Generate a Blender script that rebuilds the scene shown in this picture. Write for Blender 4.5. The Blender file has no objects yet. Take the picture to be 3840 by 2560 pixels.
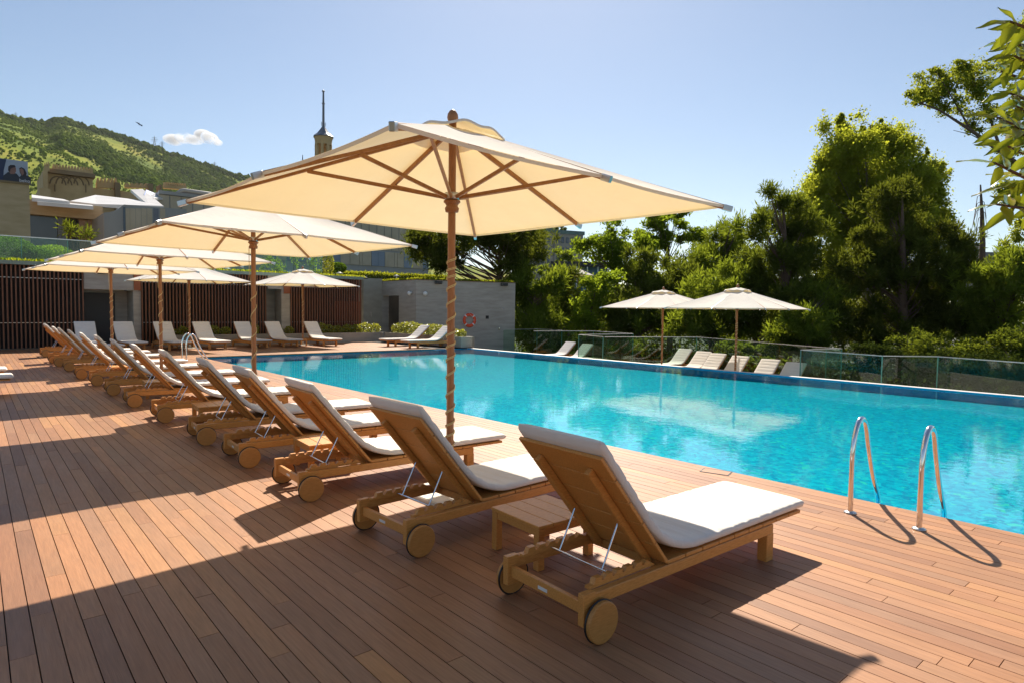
import bpy, bmesh, math, random
import numpy as np
from mathutils import Vector, Matrix, Euler
R = math.radians
PI = math.pi
sc = bpy.context.scene
COL = sc.collection
random.seed(7)
RNG = np.random.default_rng(11)

# ------------------------------------------------------------------ camera
F_PX, W_PX, H_PX, EYE = 2370.0, 3840.0, 2560.0, 1.7
YAW, PITCH, ROLL = R(40.5), R(2.874), R(0.786)
FW = Vector((math.sin(YAW)*math.cos(PITCH), math.cos(YAW)*math.cos(PITCH), -math.sin(PITCH)))
_rt = Vector((math.cos(YAW), -math.sin(YAW), 0)); _up = _rt.cross(FW)
RT = _rt*math.cos(ROLL) + _up*math.sin(ROLL)
UP = _up*math.cos(ROLL) - _rt*math.sin(ROLL)
O = Vector((0, 0, EYE))
cd = bpy.data.cameras.new('camera'); cam = bpy.data.objects.new('camera', cd); COL.objects.link(cam)
cam.matrix_world = Matrix(((RT.x, UP.x, -FW.x, O.x), (RT.y, UP.y, -FW.y, O.y), (RT.z, UP.z, -FW.z, O.z), (0, 0, 0, 1)))
cd.sensor_width = 36.0; cd.lens = F_PX/W_PX*36.0; cd.clip_start = 0.05; cd.clip_end = 12000
sc.camera = cam
SC = 3840/2352.0
def ray(px, py): return FW + RT*((px-W_PX/2)/F_PX) - UP*((py-H_PX/2)/F_PX)
def at(px, py, depth): return O + ray(px, py)*depth            # full-size photo pixel + distance
def dd(x, y, depth): return at(x*SC, y*SC, depth)
def on_y(px, py, Y):
    d = ray(px, py); return O + d*(Y/d.y)
def on_z(px, py, z):
    d = ray(px, py); return O + d*((z-EYE)/d.z)

# ------------------------------------------------------------------ helpers
def tag(o, label=None, cat=None, group=None, kind=None):
    if label: o['label'] = label
    if cat: o['category'] = cat
    if group: o['group'] = group
    if kind: o['kind'] = kind
    return o
def empty(name, loc=(0, 0, 0), rz=0, label=None, cat=None, group=None):
    o = bpy.data.objects.new(name, None); COL.objects.link(o)
    o.location = loc; o.rotation_euler = (0, 0, rz); o.empty_display_size = .2
    return tag(o, label, cat, group)
def copy_tree(o, parent=None):
    c = o.copy(); COL.objects.link(c); c.parent = parent
    for ch in list(o.children): copy_tree(ch, c)
    return c
class MB:
    """collects shapes, builds them as one mesh object"""
    def __init__(s): s.v = []; s.f = []; s.sm = []
    def add(s, vs, fs, smooth=False):
        n = len(s.v); s.v += [tuple(v) for v in vs]; s.f += [tuple(i+n for i in f) for f in fs]; s.sm += [smooth]*len(fs); return s
    def box(s, x0, x1, y0, y1, z0, z1, b=0.0, M=None):
        if b <= 0:
            vs = [(x, y, z) for z in (z0, z1) for y in (y0, y1) for x in (x0, x1)]
            fs = [(0, 2, 3, 1), (4, 5, 7, 6), (0, 1, 5, 4), (2, 6, 7, 3), (0, 4, 6, 2), (1, 3, 7, 5)]
        else:
            bm = bmesh.new(); bmesh.ops.create_cube(bm, size=1.0)
            for v in bm.verts: v.co = Vector(((x0+x1)/2+v.co.x*(x1-x0), (y0+y1)/2+v.co.y*(y1-y0), (z0+z1)/2+v.co.z*(z1-z0)))
            bmesh.ops.bevel(bm, geom=bm.edges[:], offset=b, segments=1, affect='EDGES')
            bm.verts.index_update(); vs = [v.co.copy() for v in bm.verts]; fs = [[v.index for v in f.verts] for f in bm.faces]; bm.free()
        if M is not None: vs = [M @ Vector(v) for v in vs]
        return s.add(vs, fs)
    def bar(s, a, b, w, h, up=(0, 0, 1), bev=0.0):
        a = Vector(a); b = Vector(b); d = b-a; L = d.length; x = d/L; u = Vector(up)
        if abs(x.dot(u)) > .98: u = Vector((1, 0, 0))
        y = u.cross(x).normalized(); z = x.cross(y)
        M = Matrix(((x.x, y.x, z.x, a.x), (x.y, y.y, z.y, a.y), (x.z, y.z, z.z, a.z), (0, 0, 0, 1)))
        return s.box(0, L, -w/2, w/2, -h/2, h/2, bev, M)
    def tube(s, pts, r, n=10, caps=True):
        pts = [Vector(p) for p in pts]; m = len(pts); rs = r if isinstance(r, (list, tuple)) else [r]*m
        t0 = (pts[1]-pts[0]).normalized(); u = t0.orthogonal().normalized(); vs = []; fs = []
        for i, p in enumerate(pts):
            t = (pts[min(i+1, m-1)]-pts[max(i-1, 0)])
            if t.length < 1e-9: t = t0
            t.normalize(); u = (u - t*u.dot(t)).normalized(); w = t.cross(u)
            for k in range(n):
                a = 2*PI*k/n; vs.append(p + (u*math.cos(a)+w*math.sin(a))*rs[i])
        for i in range(m-1):
            for k in range(n):
                k2 = (k+1) % n; fs.append((i*n+k, i*n+k2, (i+1)*n+k2, (i+1)*n+k))
        s.add(vs, fs, True)
        if caps:
            s.add(vs[:n], [tuple(range(n))[::-1]]); s.add(vs[-n:], [tuple(range(n))])
        return s
    def lathe(s, prof, n=20, c=(0, 0, 0), M=None, smooth=True):
        vs = []; fs = []; m = len(prof)
        for r, z in prof:
            for k in range(n):
                a = 2*PI*k/n; p = Vector((c[0]+r*math.cos(a), c[1]+r*math.sin(a), c[2]+z)); vs.append(M @ p if M is not None else p)
        for i in range(m-1):
            for k in range(n):
                k2 = (k+1) % n; fs.append((i*n+k, i*n+k2, (i+1)*n+k2, (i+1)*n+k))
        fs.append(tuple(range(n))[::-1]); fs.append(tuple(range((m-1)*n, m*n)))
        return s.add(vs, fs, smooth)
    def prism(s, poly, h, M=None):
        n = len(poly); vs = [Vector((p[0], p[1], 0)) for p in poly]+[Vector((p[0], p[1], h)) for p in poly]
        fs = [tuple(range(n))[::-1], tuple(range(n, 2*n))]+[(i, (i+1) % n, (i+1) % n+n, i+n) for i in range(n)]
        if M is not None: vs = [M @ v for v in vs]
        return s.add(vs, fs)
    def quad(s, a, b, c, d): return s.add([a, b, c, d], [(0, 1, 2, 3)])
    def build(s, name, mat=None, parent=None, loc=None):
        me = bpy.data.meshes.new(name); me.from_pydata([tuple(v) for v in s.v], [], s.f); me.validate()
        if len(me.polygons) == len(s.sm): me.polygons.foreach_set('use_smooth', s.sm)
        if mat: me.materials.append(mat)
        o = bpy.data.objects.new(name, me); COL.objects.link(o); o.parent = parent
        if loc: o.location = loc
        return o
def frame(loc, x, y, z=None):
    x = Vector(x).normalized(); y = Vector(y); y = (y-x*y.dot(x)).normalized(); z = x.cross(y)
    return Matrix(((x.x, y.x, z.x, loc[0]), (x.y, y.y, z.y, loc[1]), (x.z, y.z, z.z, loc[2]), (0, 0, 0, 1)))
def np_mesh(name, V, F, mat, parent=None, smooth=False, rnd=None):
    me = bpy.data.meshes.new(name); k = F.shape[1]
    me.vertices.add(len(V)); me.vertices.foreach_set('co', V.astype(np.float32).ravel())
    me.loops.add(F.size); me.loops.foreach_set('vertex_index', F.astype(np.int32).ravel())
    me.polygons.add(len(F)); me.polygons.foreach_set('loop_start', np.arange(0, F.size, k, dtype=np.int32))
    me.update(calc_edges=True)
    me.polygons.foreach_set('use_smooth', np.full(len(F), bool(smooth)))
    if rnd is not None:
        a = me.attributes.new('rnd', 'FLOAT', 'FACE'); a.data.foreach_set('value', rnd.astype(np.float32))
    me.materials.append(mat)
    o = bpy.data.objects.new(name, me); COL.objects.link(o); o.parent = parent
    return o

# ------------------------------------------------------------------ materials
def newmat(name):
    m = bpy.data.materials.new(name); m.use_nodes = True; nt = m.node_tree; nt.nodes.clear()
    return m, nt, nt.nodes, nt.links
def N(nt, t, **kw):
    n = nt.nodes.new(t)
    for k, v in kw.items():
        if k.startswith('i_'):
            key = k[2:]; key = int(key) if key.isdigit() else key.replace('_', ' ')
            n.inputs[key].default_value = v
        else: setattr(n, k, v)
    return n
def c4(c): return (c[0], c[1], c[2], 1)
def ramp(nt, fac, stops):
    r = nt.nodes.new('ShaderNodeValToRGB'); e = r.color_ramp.elements
    e[0].position, e[0].color = stops[0][0], c4(stops[0][1]); e[1].position, e[1].color = stops[-1][0], c4(stops[-1][1])
    for p, c in stops[1:-1]:
        q = e.new(p); q.color = c4(c)
    nt.links.new(fac, r.inputs[0]); return r.outputs[0]
def noise(nt, scale, detail=3, stretch=(1, 1, 1), coord='Object', rough=.55):
    tc = nt.nodes.new('ShaderNodeTexCoord'); mp = N(nt, 'ShaderNodeMapping'); mp.inputs['Scale'].default_value = stretch
    nz = N(nt, 'ShaderNodeTexNoise', i_Scale=scale, i_Detail=detail, i_Roughness=rough)
    nt.links.new(tc.outputs[coord], mp.inputs[0]); nt.links.new(mp.outputs[0], nz.inputs['Vector'])
    return nz.outputs['Fac']
def mixc(nt, fac, a, b, mode='MIX'):
    m = nt.nodes.new('ShaderNodeMix'); m.data_type = 'RGBA'; m.blend_type = mode
    for sock, v in ((m.inputs[0], fac), (m.inputs[6], a), (m.inputs[7], b)):
        if hasattr(v, 'is_output') or isinstance(v, bpy.types.NodeSocket): nt.links.new(v, sock)
        else: sock.default_value = v if isinstance(v, (int, float)) else c4(v)
    return m.outputs[2]
def simple(name, c1, c2=None, rough=.6, scale=4, stretch=(1, 1, 1), bump=0, metal=0, spec=.5, detail=4, bscale=None, lo=.3, hi=.7):
    m, nt, ns, lk = newmat(name); b = N(nt, 'ShaderNodeBsdfPrincipled', i_Roughness=rough, i_Metallic=metal); b.inputs['Specular IOR Level'].default_value = spec
    out = ns.new('ShaderNodeOutputMaterial'); lk.new(b.outputs[0], out.inputs[0])
    if c2 is None: b.inputs['Base Color'].default_value = c4(c1)
    else: lk.new(ramp(nt, noise(nt, scale, detail, stretch), [(lo, c1), (hi, c2)]), b.inputs['Base Color'])
    if bump:
        bp = N(nt, 'ShaderNodeBump', i_Strength=bump, i_Distance=.02); lk.new(noise(nt, bscale or scale*3, 4, stretch), bp.inputs['Height']); lk.new(bp.outputs[0], b.inputs['Normal'])
    return m
M = {}
M['teak'] = simple('teak', (.49, .20, .040), (.66, .305, .078), .42, 7, (3, 22, 22), .12, bscale=9)
M['teak_pole'] = simple('teak_pole', (.27, .105, .035), (.40, .17, .06), .45, 6, (20, 20, 2), .1)
M['teak_rib'] = simple('teak_rib', (.30, .125, .035), (.42, .19, .055), .5, 6, (5, 5, 5))
M['teak_wheel'] = simple('teak_wheel', (.42, .18, .04), (.54, .25, .065), .5, 8, (3, 10, 30), .1)
M['rubber'] = simple('rubber', (.012, .012, .012), None, .45)
M['steel'] = simple('steel', (.78, .78, .80), None, .13, metal=1)
M['steel_dull'] = simple('steel_dull', (.60, .60, .60), None, .32, metal=1)
M['rope'] = simple('rope', (.55, .41, .20), (.70, .55, .30), .9, 60, bump=.3)
M['base_plate'] = simple('base_plate', (.62, .58, .47), (.72, .68, .58), .45, 8)
M['white_tag'] = simple('white_tag', (.7, .7, .68), None, .4)
M['black'] = simple('black_plastic', (.015, .015, .016), (.03, .03, .03), .5, 5)
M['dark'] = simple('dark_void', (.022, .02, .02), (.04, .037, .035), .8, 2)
M['concrete'] = simple('concrete', (.33, .30, .26), (.45, .415, .365), .8, 1.2, (1, 1, 6), .15, bscale=9, detail=8)
M['concrete_pale'] = simple('concrete_pale', (.32, .295, .24), (.42, .39, .32), .8, 1.6, (1, 1, 2), .12, bscale=12, detail=8)
M['slat'] = simple('slat', (.13, .05, .026), (.23, .09, .04), .55, 5, (9, 9, 1))
M['red_panel'] = simple('red_panel', (.30, .085, .03), (.36, .11, .04), .6, 3)
M['fascia'] = simple('fascia', (.17, .23, .19), (.22, .28, .23), .5, 3)
M['coping'] = simple('coping', (.55, .55, .50), (.66, .65, .6), .5, 5)
M['stone'] = simple('terrace_deck', (.16, .10, .07), (.22, .14, .09), .7, 3, bump=.1)
M['earth'] = simple('earth', (.02, .026, .010), (.04, .046, .018), .95, 1.5)
M['bark'] = simple('bark', (.085, .05, .032), (.15, .095, .065), .9, 10, (4, 4, 1), .5)
M['bark_pale'] = simple('bark_pale', (.16, .12, .09), (.26, .2, .16), .9, 8, (4, 4, 1), .5)
M['beige'] = simple('beige_stone', (.48, .33, .175), (.60, .43, .255), .85, .9, (1, 1, 4), .1, detail=8)
M['castle'] = simple('castle_stone', (.46, .315, .145), (.60, .43, .22), .85, .5, detail=8)
M['castle_dark'] = simple('castle_dark', (.22, .15, .08), (.29, .2, .11), .85, .5)
M['zinc'] = simple('zinc', (.29, .28, .26), (.36, .35, .33), .45, .6, (1, 1, .2))
M['zinc_white'] = simple('zinc_white', (.58, .55, .51), (.70, .67, .63), .35, .5)
M['blue_metal'] = simple('blue_metal', (.10, .17, .42), None, .35)
M['fin'] = simple('fin', (.46, .38, .26), (.56, .47, .34), .7, .8)
M['fin_glass'] = simple('fin_glass', (.15, .20, .27), (.21, .26, .33), .2, .4)
M['orange_glass'] = simple('orange_glass', (.34, .19, .10), (.42, .25, .14), .35, .3)
M['slate'] = simple('slate', (.12, .125, .15), (.18, .19, .22), .4, .4)
M['red'] = simple('lifebuoy_red', (.78, .075, .02), (.82, .10, .03), .5, 4)
M['white'] = simple('white_paint', (.78, .77, .74), None, .5)
M['lamp_white'] = simple('lamp_white', (.66, .64, .58), None, .5)
M['render_wall'] = simple('render_wall', (.34, .30, .25), (.42, .375, .31), .85, .3)
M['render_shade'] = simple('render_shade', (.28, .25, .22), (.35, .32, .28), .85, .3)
M['win'] = simple('window_dark', (.06, .075, .10), (.10, .12, .15), .15, .2)
M['tile_roof'] = simple('tile_roof', (.10, .17, .16), (.14, .22, .2), .6, .5)
M['bus_blue'] = simple('bus_blue', (.02, .12, .38), None, .25)
M['pav_blue'] = simple('pav_blue', (.06, .16, .24), None, .4)
M['bird'] = simple('bird', (.03, .035, .05), None, .7)
M['pylon'] = simple('pylon', (.18, .19, .2), None, .6)
M['skin_dark'] = simple('poster_skin', (.22, .10, .075), (.32, .16, .12), .5, 2)
M['poster_hair'] = simple('poster_hair', (.03, .016, .02), None, .5)
M['poster_navy'] = simple('poster_navy', (.02, .03, .085), (.035, .05, .11), .5, 2)
M['poster_coat'] = simple('poster_coat', (.018, .024, .04), (.04, .04, .055), .5, 3)
M['poster_sky'] = simple('poster_sky', (.34, .37, .46), (.45, .48, .56), .5, 1)
M['poster_white'] = simple('poster_white', (.75, .75, .8), None, .5)

def fabric(name, col, tcol, tr, wrinkle=0, ws=(1, 1, 1)):
    m, nt, ns, lk = newmat(name); d = N(nt, 'ShaderNodeBsdfDiffuse'); t = N(nt, 'ShaderNodeBsdfTranslucent', i_Color=c4(tcol)); mx = N(nt, 'ShaderNodeMixShader', i_0=tr)
    out = ns.new('ShaderNodeOutputMaterial')
    lk.new(ramp(nt, noise(nt, 3, 5), [(.3, [c*.93 for c in col]), (.7, col)]), d.inputs[0])
    lk.new(d.outputs[0], mx.inputs[1]); lk.new(t.outputs[0], mx.inputs[2]); lk.new(mx.outputs[0], out.inputs[0])
    if wrinkle:
        bp = N(nt, 'ShaderNodeBump', i_Strength=wrinkle, i_Distance=.03); lk.new(noise(nt, 3.2, 3, ws), bp.inputs['Height'])
        lk.new(bp.outputs[0], d.inputs['Normal']); lk.new(bp.outputs[0], t.inputs['Normal'])
    return m
M['canopy'] = fabric('canopy_cloth', (.93, .90, .84), (.82, .62, .28), .30, .35)
M['cushion'] = fabric('cushion_cloth', (.79, .75, .70), (.7, .6, .5), .06, .35, (4.5, .5, 4.5))

def leafmat(name, a, b, tcol, tr=.45, sc_=.55, gloss=0.0):
    m, nt, ns, lk = newmat(name); d = N(nt, 'ShaderNodeBsdfDiffuse'); t = N(nt, 'ShaderNodeBsdfTranslucent'); mx = N(nt, 'ShaderNodeMixShader', i_0=tr)
    out = ns.new('ShaderNodeOutputMaterial'); at_ = N(nt, 'ShaderNodeAttribute', attribute_name='rnd')
    nz = noise(nt, sc_, 2); ad = N(nt, 'ShaderNodeMath', operation='MULTIPLY_ADD', i_1=.5); ad.use_clamp = True
    lk.new(at_.outputs['Fac'], ad.inputs[0]); mu = N(nt, 'ShaderNodeMath', operation='MULTIPLY', i_1=.55); lk.new(nz, mu.inputs[0]); lk.new(mu.outputs[0], ad.inputs[2])
    lk.new(ramp(nt, ad.outputs[0], [(.2, a), (.85, b)]), d.inputs[0])
    lk.new(ramp(nt, ad.outputs[0], [(.2, [x*.7 for x in tcol]), (.85, tcol)]), t.inputs[0])
    lk.new(d.outputs[0], mx.inputs[1]); lk.new(t.outputs[0], mx.inputs[2]); last = mx
    if gloss:
        g = N(nt, 'ShaderNodeBsdfGlossy', i_Roughness=.38); g.inputs[0].default_value = (.9, .9, .9, 1); fr = N(nt, 'ShaderNodeFresnel', i_IOR=1.35); m2 = N(nt, 'ShaderNodeMixShader')
        sm = N(nt, 'ShaderNodeMath', operation='MULTIPLY', i_1=gloss); lk.new(fr.outputs[0], sm.inputs[0]); lk.new(sm.outputs[0], m2.inputs[0])
        lk.new(mx.outputs[0], m2.inputs[1]); lk.new(g.outputs[0], m2.inputs[2]); last = m2
    lk.new(last.outputs[0], out.inputs[0]); return m
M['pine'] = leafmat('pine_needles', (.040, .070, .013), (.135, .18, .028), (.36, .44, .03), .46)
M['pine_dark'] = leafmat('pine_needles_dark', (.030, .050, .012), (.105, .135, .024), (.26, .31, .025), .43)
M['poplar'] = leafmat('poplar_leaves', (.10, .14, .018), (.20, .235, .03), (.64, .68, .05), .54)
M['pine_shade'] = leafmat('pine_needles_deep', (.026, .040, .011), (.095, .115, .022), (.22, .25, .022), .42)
M['poplar_bough'] = leafmat('poplar_bough_leaves', (.075, .11, .018), (.17, .20, .03), (.46, .50, .04), .5)
M['locust'] = leafmat('locust_leaves', (.06, .105, .012), (.13, .185, .02), (.40, .52, .03), .5)
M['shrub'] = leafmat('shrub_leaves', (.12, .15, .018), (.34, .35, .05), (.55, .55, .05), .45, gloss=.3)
M['boxball'] = leafmat('box_leaves', (.035, .07, .012), (.08, .13, .02), (.2, .32, .03), .4)
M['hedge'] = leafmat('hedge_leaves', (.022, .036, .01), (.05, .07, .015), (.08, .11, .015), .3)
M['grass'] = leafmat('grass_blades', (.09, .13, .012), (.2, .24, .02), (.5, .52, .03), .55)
M['magnolia'] = leafmat('magnolia_leaves', (.045, .068, .010), (.09, .115, .015), (.34, .36, .018), .5, gloss=.4)
M['hillforest'] = leafmat('hill_forest', (.06, .11, .026), (.19, .245, .036), (.24, .3, .04), .38, sc_=.012)

def glassmat(name, tint, refl=.9):
    m, nt, ns, lk = newmat(name); t = N(nt, 'ShaderNodeBsdfTransparent', i_Color=c4(tint)); g = N(nt, 'ShaderNodeBsdfGlossy', i_Roughness=.01); g.inputs[0].default_value = (refl, refl, refl, 1)
    lw = N(nt, 'ShaderNodeLayerWeight', i_Blend=.5); pw = N(nt, 'ShaderNodeMath', operation='POWER', i_1=4.0); fr = N(nt, 'ShaderNodeMath', operation='MULTIPLY_ADD', i_1=.85, i_2=.035); lk.new(lw.outputs['Facing'], pw.inputs[0]); lk.new(pw.outputs[0], fr.inputs[0]); mx = N(nt, 'ShaderNodeMixShader'); out = ns.new('ShaderNodeOutputMaterial')
    lk.new(fr.outputs[0], mx.inputs[0]); lk.new(t.outputs[0], mx.inputs[1]); lk.new(g.outputs[0], mx.inputs[2]); lk.new(mx.outputs[0], out.inputs[0]); return m
M['glass'] = glassmat('fence_glass', (.83, .92, .87))
M['glass_green'] = glassmat('roof_glass', (.80, .95, .90))
M['glass_edge'] = simple('glass_edge', (.10, .30, .24), None, .2)

# deck planks
def deckmat():
    m, nt, ns, lk = newmat('deck_boards'); b = N(nt, 'ShaderNodeBsdfPrincipled', i_Roughness=.5); b.inputs['Specular IOR Level'].default_value = .35; out = ns.new('ShaderNodeOutputMaterial'); lk.new(b.outputs[0], out.inputs[0])
    a = N(nt, 'ShaderNodeAttribute', attribute_name='rnd')
    base = ramp(nt, a.outputs['Fac'], [(0, (.27, .132, .070)), (.3, (.345, .170, .082)), (.55, (.40, .200, .095)), (.8, (.32, .168, .092)), (1, (.45, .225, .092))])
    tc = ns.new('ShaderNodeTexCoord'); cx = N(nt, 'ShaderNodeCombineXYZ'); mu = N(nt, 'ShaderNodeMath', operation='MULTIPLY', i_1=37.0); lk.new(a.outputs['Fac'], mu.inputs[0]); lk.new(mu.outputs[0], cx.inputs[1]); lk.new(mu.outputs[0], cx.inputs[2])
    va = N(nt, 'ShaderNodeVectorMath', operation='ADD'); lk.new(tc.outputs['Object'], va.inputs[0]); lk.new(cx.outputs[0], va.inputs[1])
    def nz(scale, st, det):
        mp = N(nt, 'ShaderNodeMapping'); mp.inputs['Scale'].default_value = st; lk.new(va.outputs[0], mp.inputs[0]); n = N(nt, 'ShaderNodeTexNoise', i_Scale=scale, i_Detail=det); lk.new(mp.outputs[0], n.inputs['Vector']); return n.outputs['Fac']
    g = ramp(nt, nz(6, (14, .9, 1), 6), [(.3, (.84, .82, .80)), (.7, (1.08, 1.07, 1.05))])
    c1 = mixc(nt, 1.0, base, g, 'MULTIPLY')
    p = ramp(nt, nz(1.3, (1, .5, 1), 3), [(.35, (.90, .92, .96)), (.65, (1.07, 1.03, 1.0))])
    c2 = mixc(nt, 1.0, c1, p, 'MULTIPLY')
    lk.new(c2, b.inputs['Base Color'])
    rr = N(nt, 'ShaderNodeMapRange', i_3=.40, i_4=.62); lk.new(nz(3, (4, .6, 1), 4), rr.inputs[0]); lk.new(rr.outputs[0], b.inputs['Roughness'])
    bp = N(nt, 'ShaderNodeBump', i_Strength=.12, i_Distance=.006); lk.new(nz(9, (30, 1.2, 1), 4), bp.inputs['Height']); lk.new(bp.outputs[0], b.inputs['Normal'])
    return m
M['deck'] = deckmat()
def tilemat(wall=False):
    m, nt, ns, lk = newmat('pool_wall_tile' if wall else 'pool_mosaic'); b = N(nt, 'ShaderNodeBsdfPrincipled', i_Roughness=.5); b.inputs['Specular IOR Level'].default_value = .1; out = ns.new('ShaderNodeOutputMaterial'); lk.new(b.outputs[0], out.inputs[0])
    tc = ns.new('ShaderNodeTexCoord'); v = N(nt, 'ShaderNodeTexVoronoi', i_Scale=17.0, i_Randomness=.85); n = N(nt, 'ShaderNodeTexNoise', i_Scale=5.0, i_Detail=3)
    n2 = N(nt, 'ShaderNodeTexNoise', i_Scale=.35, i_Detail=2)
    ad = N(nt, 'ShaderNodeVectorMath', operation='MULTIPLY_ADD'); ad.inputs[1].default_value = (.25, .25, .25); lk.new(n.outputs['Color'], ad.inputs[0]); lk.new(tc.outputs['Object'], ad.inputs[2]); lk.new(ad.outputs[0], v.inputs['Vector']); lk.new(tc.outputs['Object'], n.inputs['Vector']); lk.new(tc.outputs['Object'], n2.inputs['Vector'])
    sp = N(nt, 'ShaderNodeSeparateColor'); lk.new(v.outputs['Color'], sp.inputs[0])
    c = ramp(nt, sp.outputs[0], [(0, (.0, .24, .40)), (.3, (.0, .36, .47)), (.6, (.0, .43, .53)), (.9, (.0, .52, .58)), (1, (.10, .60, .44))])
    if wall: c = mixc(nt, .75, c, (.0, .34, .62))  # shaded walls: brighter blue mixed into the floor tile to stand for light
    c2 = mixc(nt, 1.0, c, ramp(nt, n2.outputs['Fac'], [(.3, (.9, .95, 1)), (.7, (1.05, 1.03, 1))]), 'MULTIPLY')
    lk.new(c2, b.inputs['Base Color']); return m
M['mosaic'] = tilemat(); M['wall_tile'] = tilemat(True)
def watermat():
    m, nt, ns, lk = newmat('pool_water'); t = N(nt, 'ShaderNodeBsdfTransparent', i_Color=(.36, .93, .985, 1)); g = N(nt, 'ShaderNodeBsdfGlossy', i_Roughness=.015); g.inputs[0].default_value = (1, 1, 1, 1)
    fr = N(nt, 'ShaderNodeFresnel', i_IOR=1.36); mx = N(nt, 'ShaderNodeMixShader'); out = ns.new('ShaderNodeOutputMaterial')
    tc = ns.new('ShaderNodeTexCoord')
    n1 = N(nt, 'ShaderNodeTexNoise', i_Scale=7.0, i_Detail=3.0, i_Roughness=.6); n2 = N(nt, 'ShaderNodeTexNoise', i_Scale=1.6, i_Detail=2.0)
    mp = N(nt, 'ShaderNodeMapping'); mp.inputs['Scale'].default_value = (1, 1, 1); lk.new(tc.outputs['Object'], mp.inputs[0]); lk.new(mp.outputs[0], n1.inputs['Vector']); lk.new(tc.outputs['Object'], n2.inputs['Vector'])
    b1 = N(nt, 'ShaderNodeBump', i_Strength=.013, i_Distance=.1); b2 = N(nt, 'ShaderNodeBump', i_Strength=.006, i_Distance=.4)
    lk.new(n1.outputs['Fac'], b1.inputs['Height']); lk.new(n2.outputs['Fac'], b2.inputs['Height']); lk.new(b1.outputs[0], b2.inputs['Normal'])
    lk.new(b2.outputs[0], g.inputs['Normal']); lk.new(b2.outputs[0], fr.inputs['Normal'])
    lk.new(fr.outputs[0], mx.inputs[0]); lk.new(t.outputs[0], mx.inputs[1]); lk.new(g.outputs[0], mx.inputs[2]); lk.new(mx.outputs[0], out.inputs[0]); return m
M['water'] = watermat()
def hillmat():
    m, nt, ns, lk = newmat('hill_ground'); b = N(nt, 'ShaderNodeBsdfPrincipled', i_Roughness=.95); b.inputs['Specular IOR Level'].default_value = .05; out = ns.new('ShaderNodeOutputMaterial'); lk.new(b.outputs[0], out.inputs[0])
    n = noise(nt, .009, 8, (1, 1, .6), rough=.65); n2 = noise(nt, .05, 5)
    c = ramp(nt, n, [(.34, (.08, .125, .024)), (.44, (.135, .18, .026)), (.54, (.21, .235, .032)), (.68, (.31, .265, .06))])
    lk.new(mixc(nt, 1.0, c, ramp(nt, n2, [(.3, (.65, .75, .7)), (.7, (1.15, 1.1, 1)) ]), 'MULTIPLY'), b.inputs['Base Color']); return m
M['hill'] = hillmat()

# ------------------------------------------------------------------ haze
def hazemat():
    m, nt, ns, lk = newmat('haze_air'); v = N(nt, 'ShaderNodeVolumePrincipled', i_Density=HAZE); v.inputs['Color'].default_value = (.93, .96, 1.0, 1); v.inputs['Anisotropy'].default_value = .35
    out = ns.new('ShaderNodeOutputMaterial'); lk.new(v.outputs[0], out.inputs[1]); return m
HAZE = .00003
tag(MB().box(-2200, 3200, -400, 2300, -3.2, 620).build('haze', hazemat()), 'thin summer haze over the far hillside', 'haze', kind='stuff')
# ------------------------------------------------------------------ light
SUN_AZ, SUN_EL = 42.8, 45.0
sd = bpy.data.lights.new('sun', 'SUN'); so = bpy.data.objects.new('sun', sd); COL.objects.link(so)
sd.energy = 5.0; sd.angle = R(.53); sd.color = (1.0, .90, .76)
sdir = Vector((math.sin(R(SUN_AZ))*math.cos(R(SUN_EL)), math.cos(R(SUN_AZ))*math.cos(R(SUN_EL)), math.sin(R(SUN_EL))))
so.rotation_euler = (-sdir).to_track_quat('-Z', 'Y').to_euler()
w = bpy.data.worlds.new('World'); sc.world = w; w.use_nodes = True; nt = w.node_tree; nt.nodes.clear()
sky = nt.nodes.new('ShaderNodeTexSky'); sky.sky_type = 'NISHITA'; sky.sun_disc = False; sky.sun_elevation = R(SUN_EL); sky.sun_rotation = R(SUN_AZ)
sky.air_density = 1.0; sky.dust_density = .45; sky.ozone_density = 2.2; sky.altitude = 400
bg = nt.nodes.new('ShaderNodeBackground'); bg.inputs[1].default_value = .069; wo = nt.nodes.new('ShaderNodeOutputWorld')
tint = nt.nodes.new('ShaderNodeMix'); tint.data_type = 'RGBA'; tint.blend_type = 'MULTIPLY'; tint.inputs[0].default_value = 1; tint.inputs[7].default_value = (1.04, 1.0, .94, 1)
nt.links.new(sky.outputs[0], tint.inputs[6]); nt.links.new(tint.outputs[2], bg.inputs[0]); nt.links.new(bg.outputs[0], wo.inputs[0])
sc.view_settings.view_transform = 'Standard'; sc.view_settings.look = 'None'; sc.view_settings.exposure = 0.85; sc.view_settings.gamma = 1.0
sc.cycles.max_bounces = 8; sc.cycles.transparent_max_bounces = 24; sc.cycles.diffuse_bounces = 4

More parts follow.
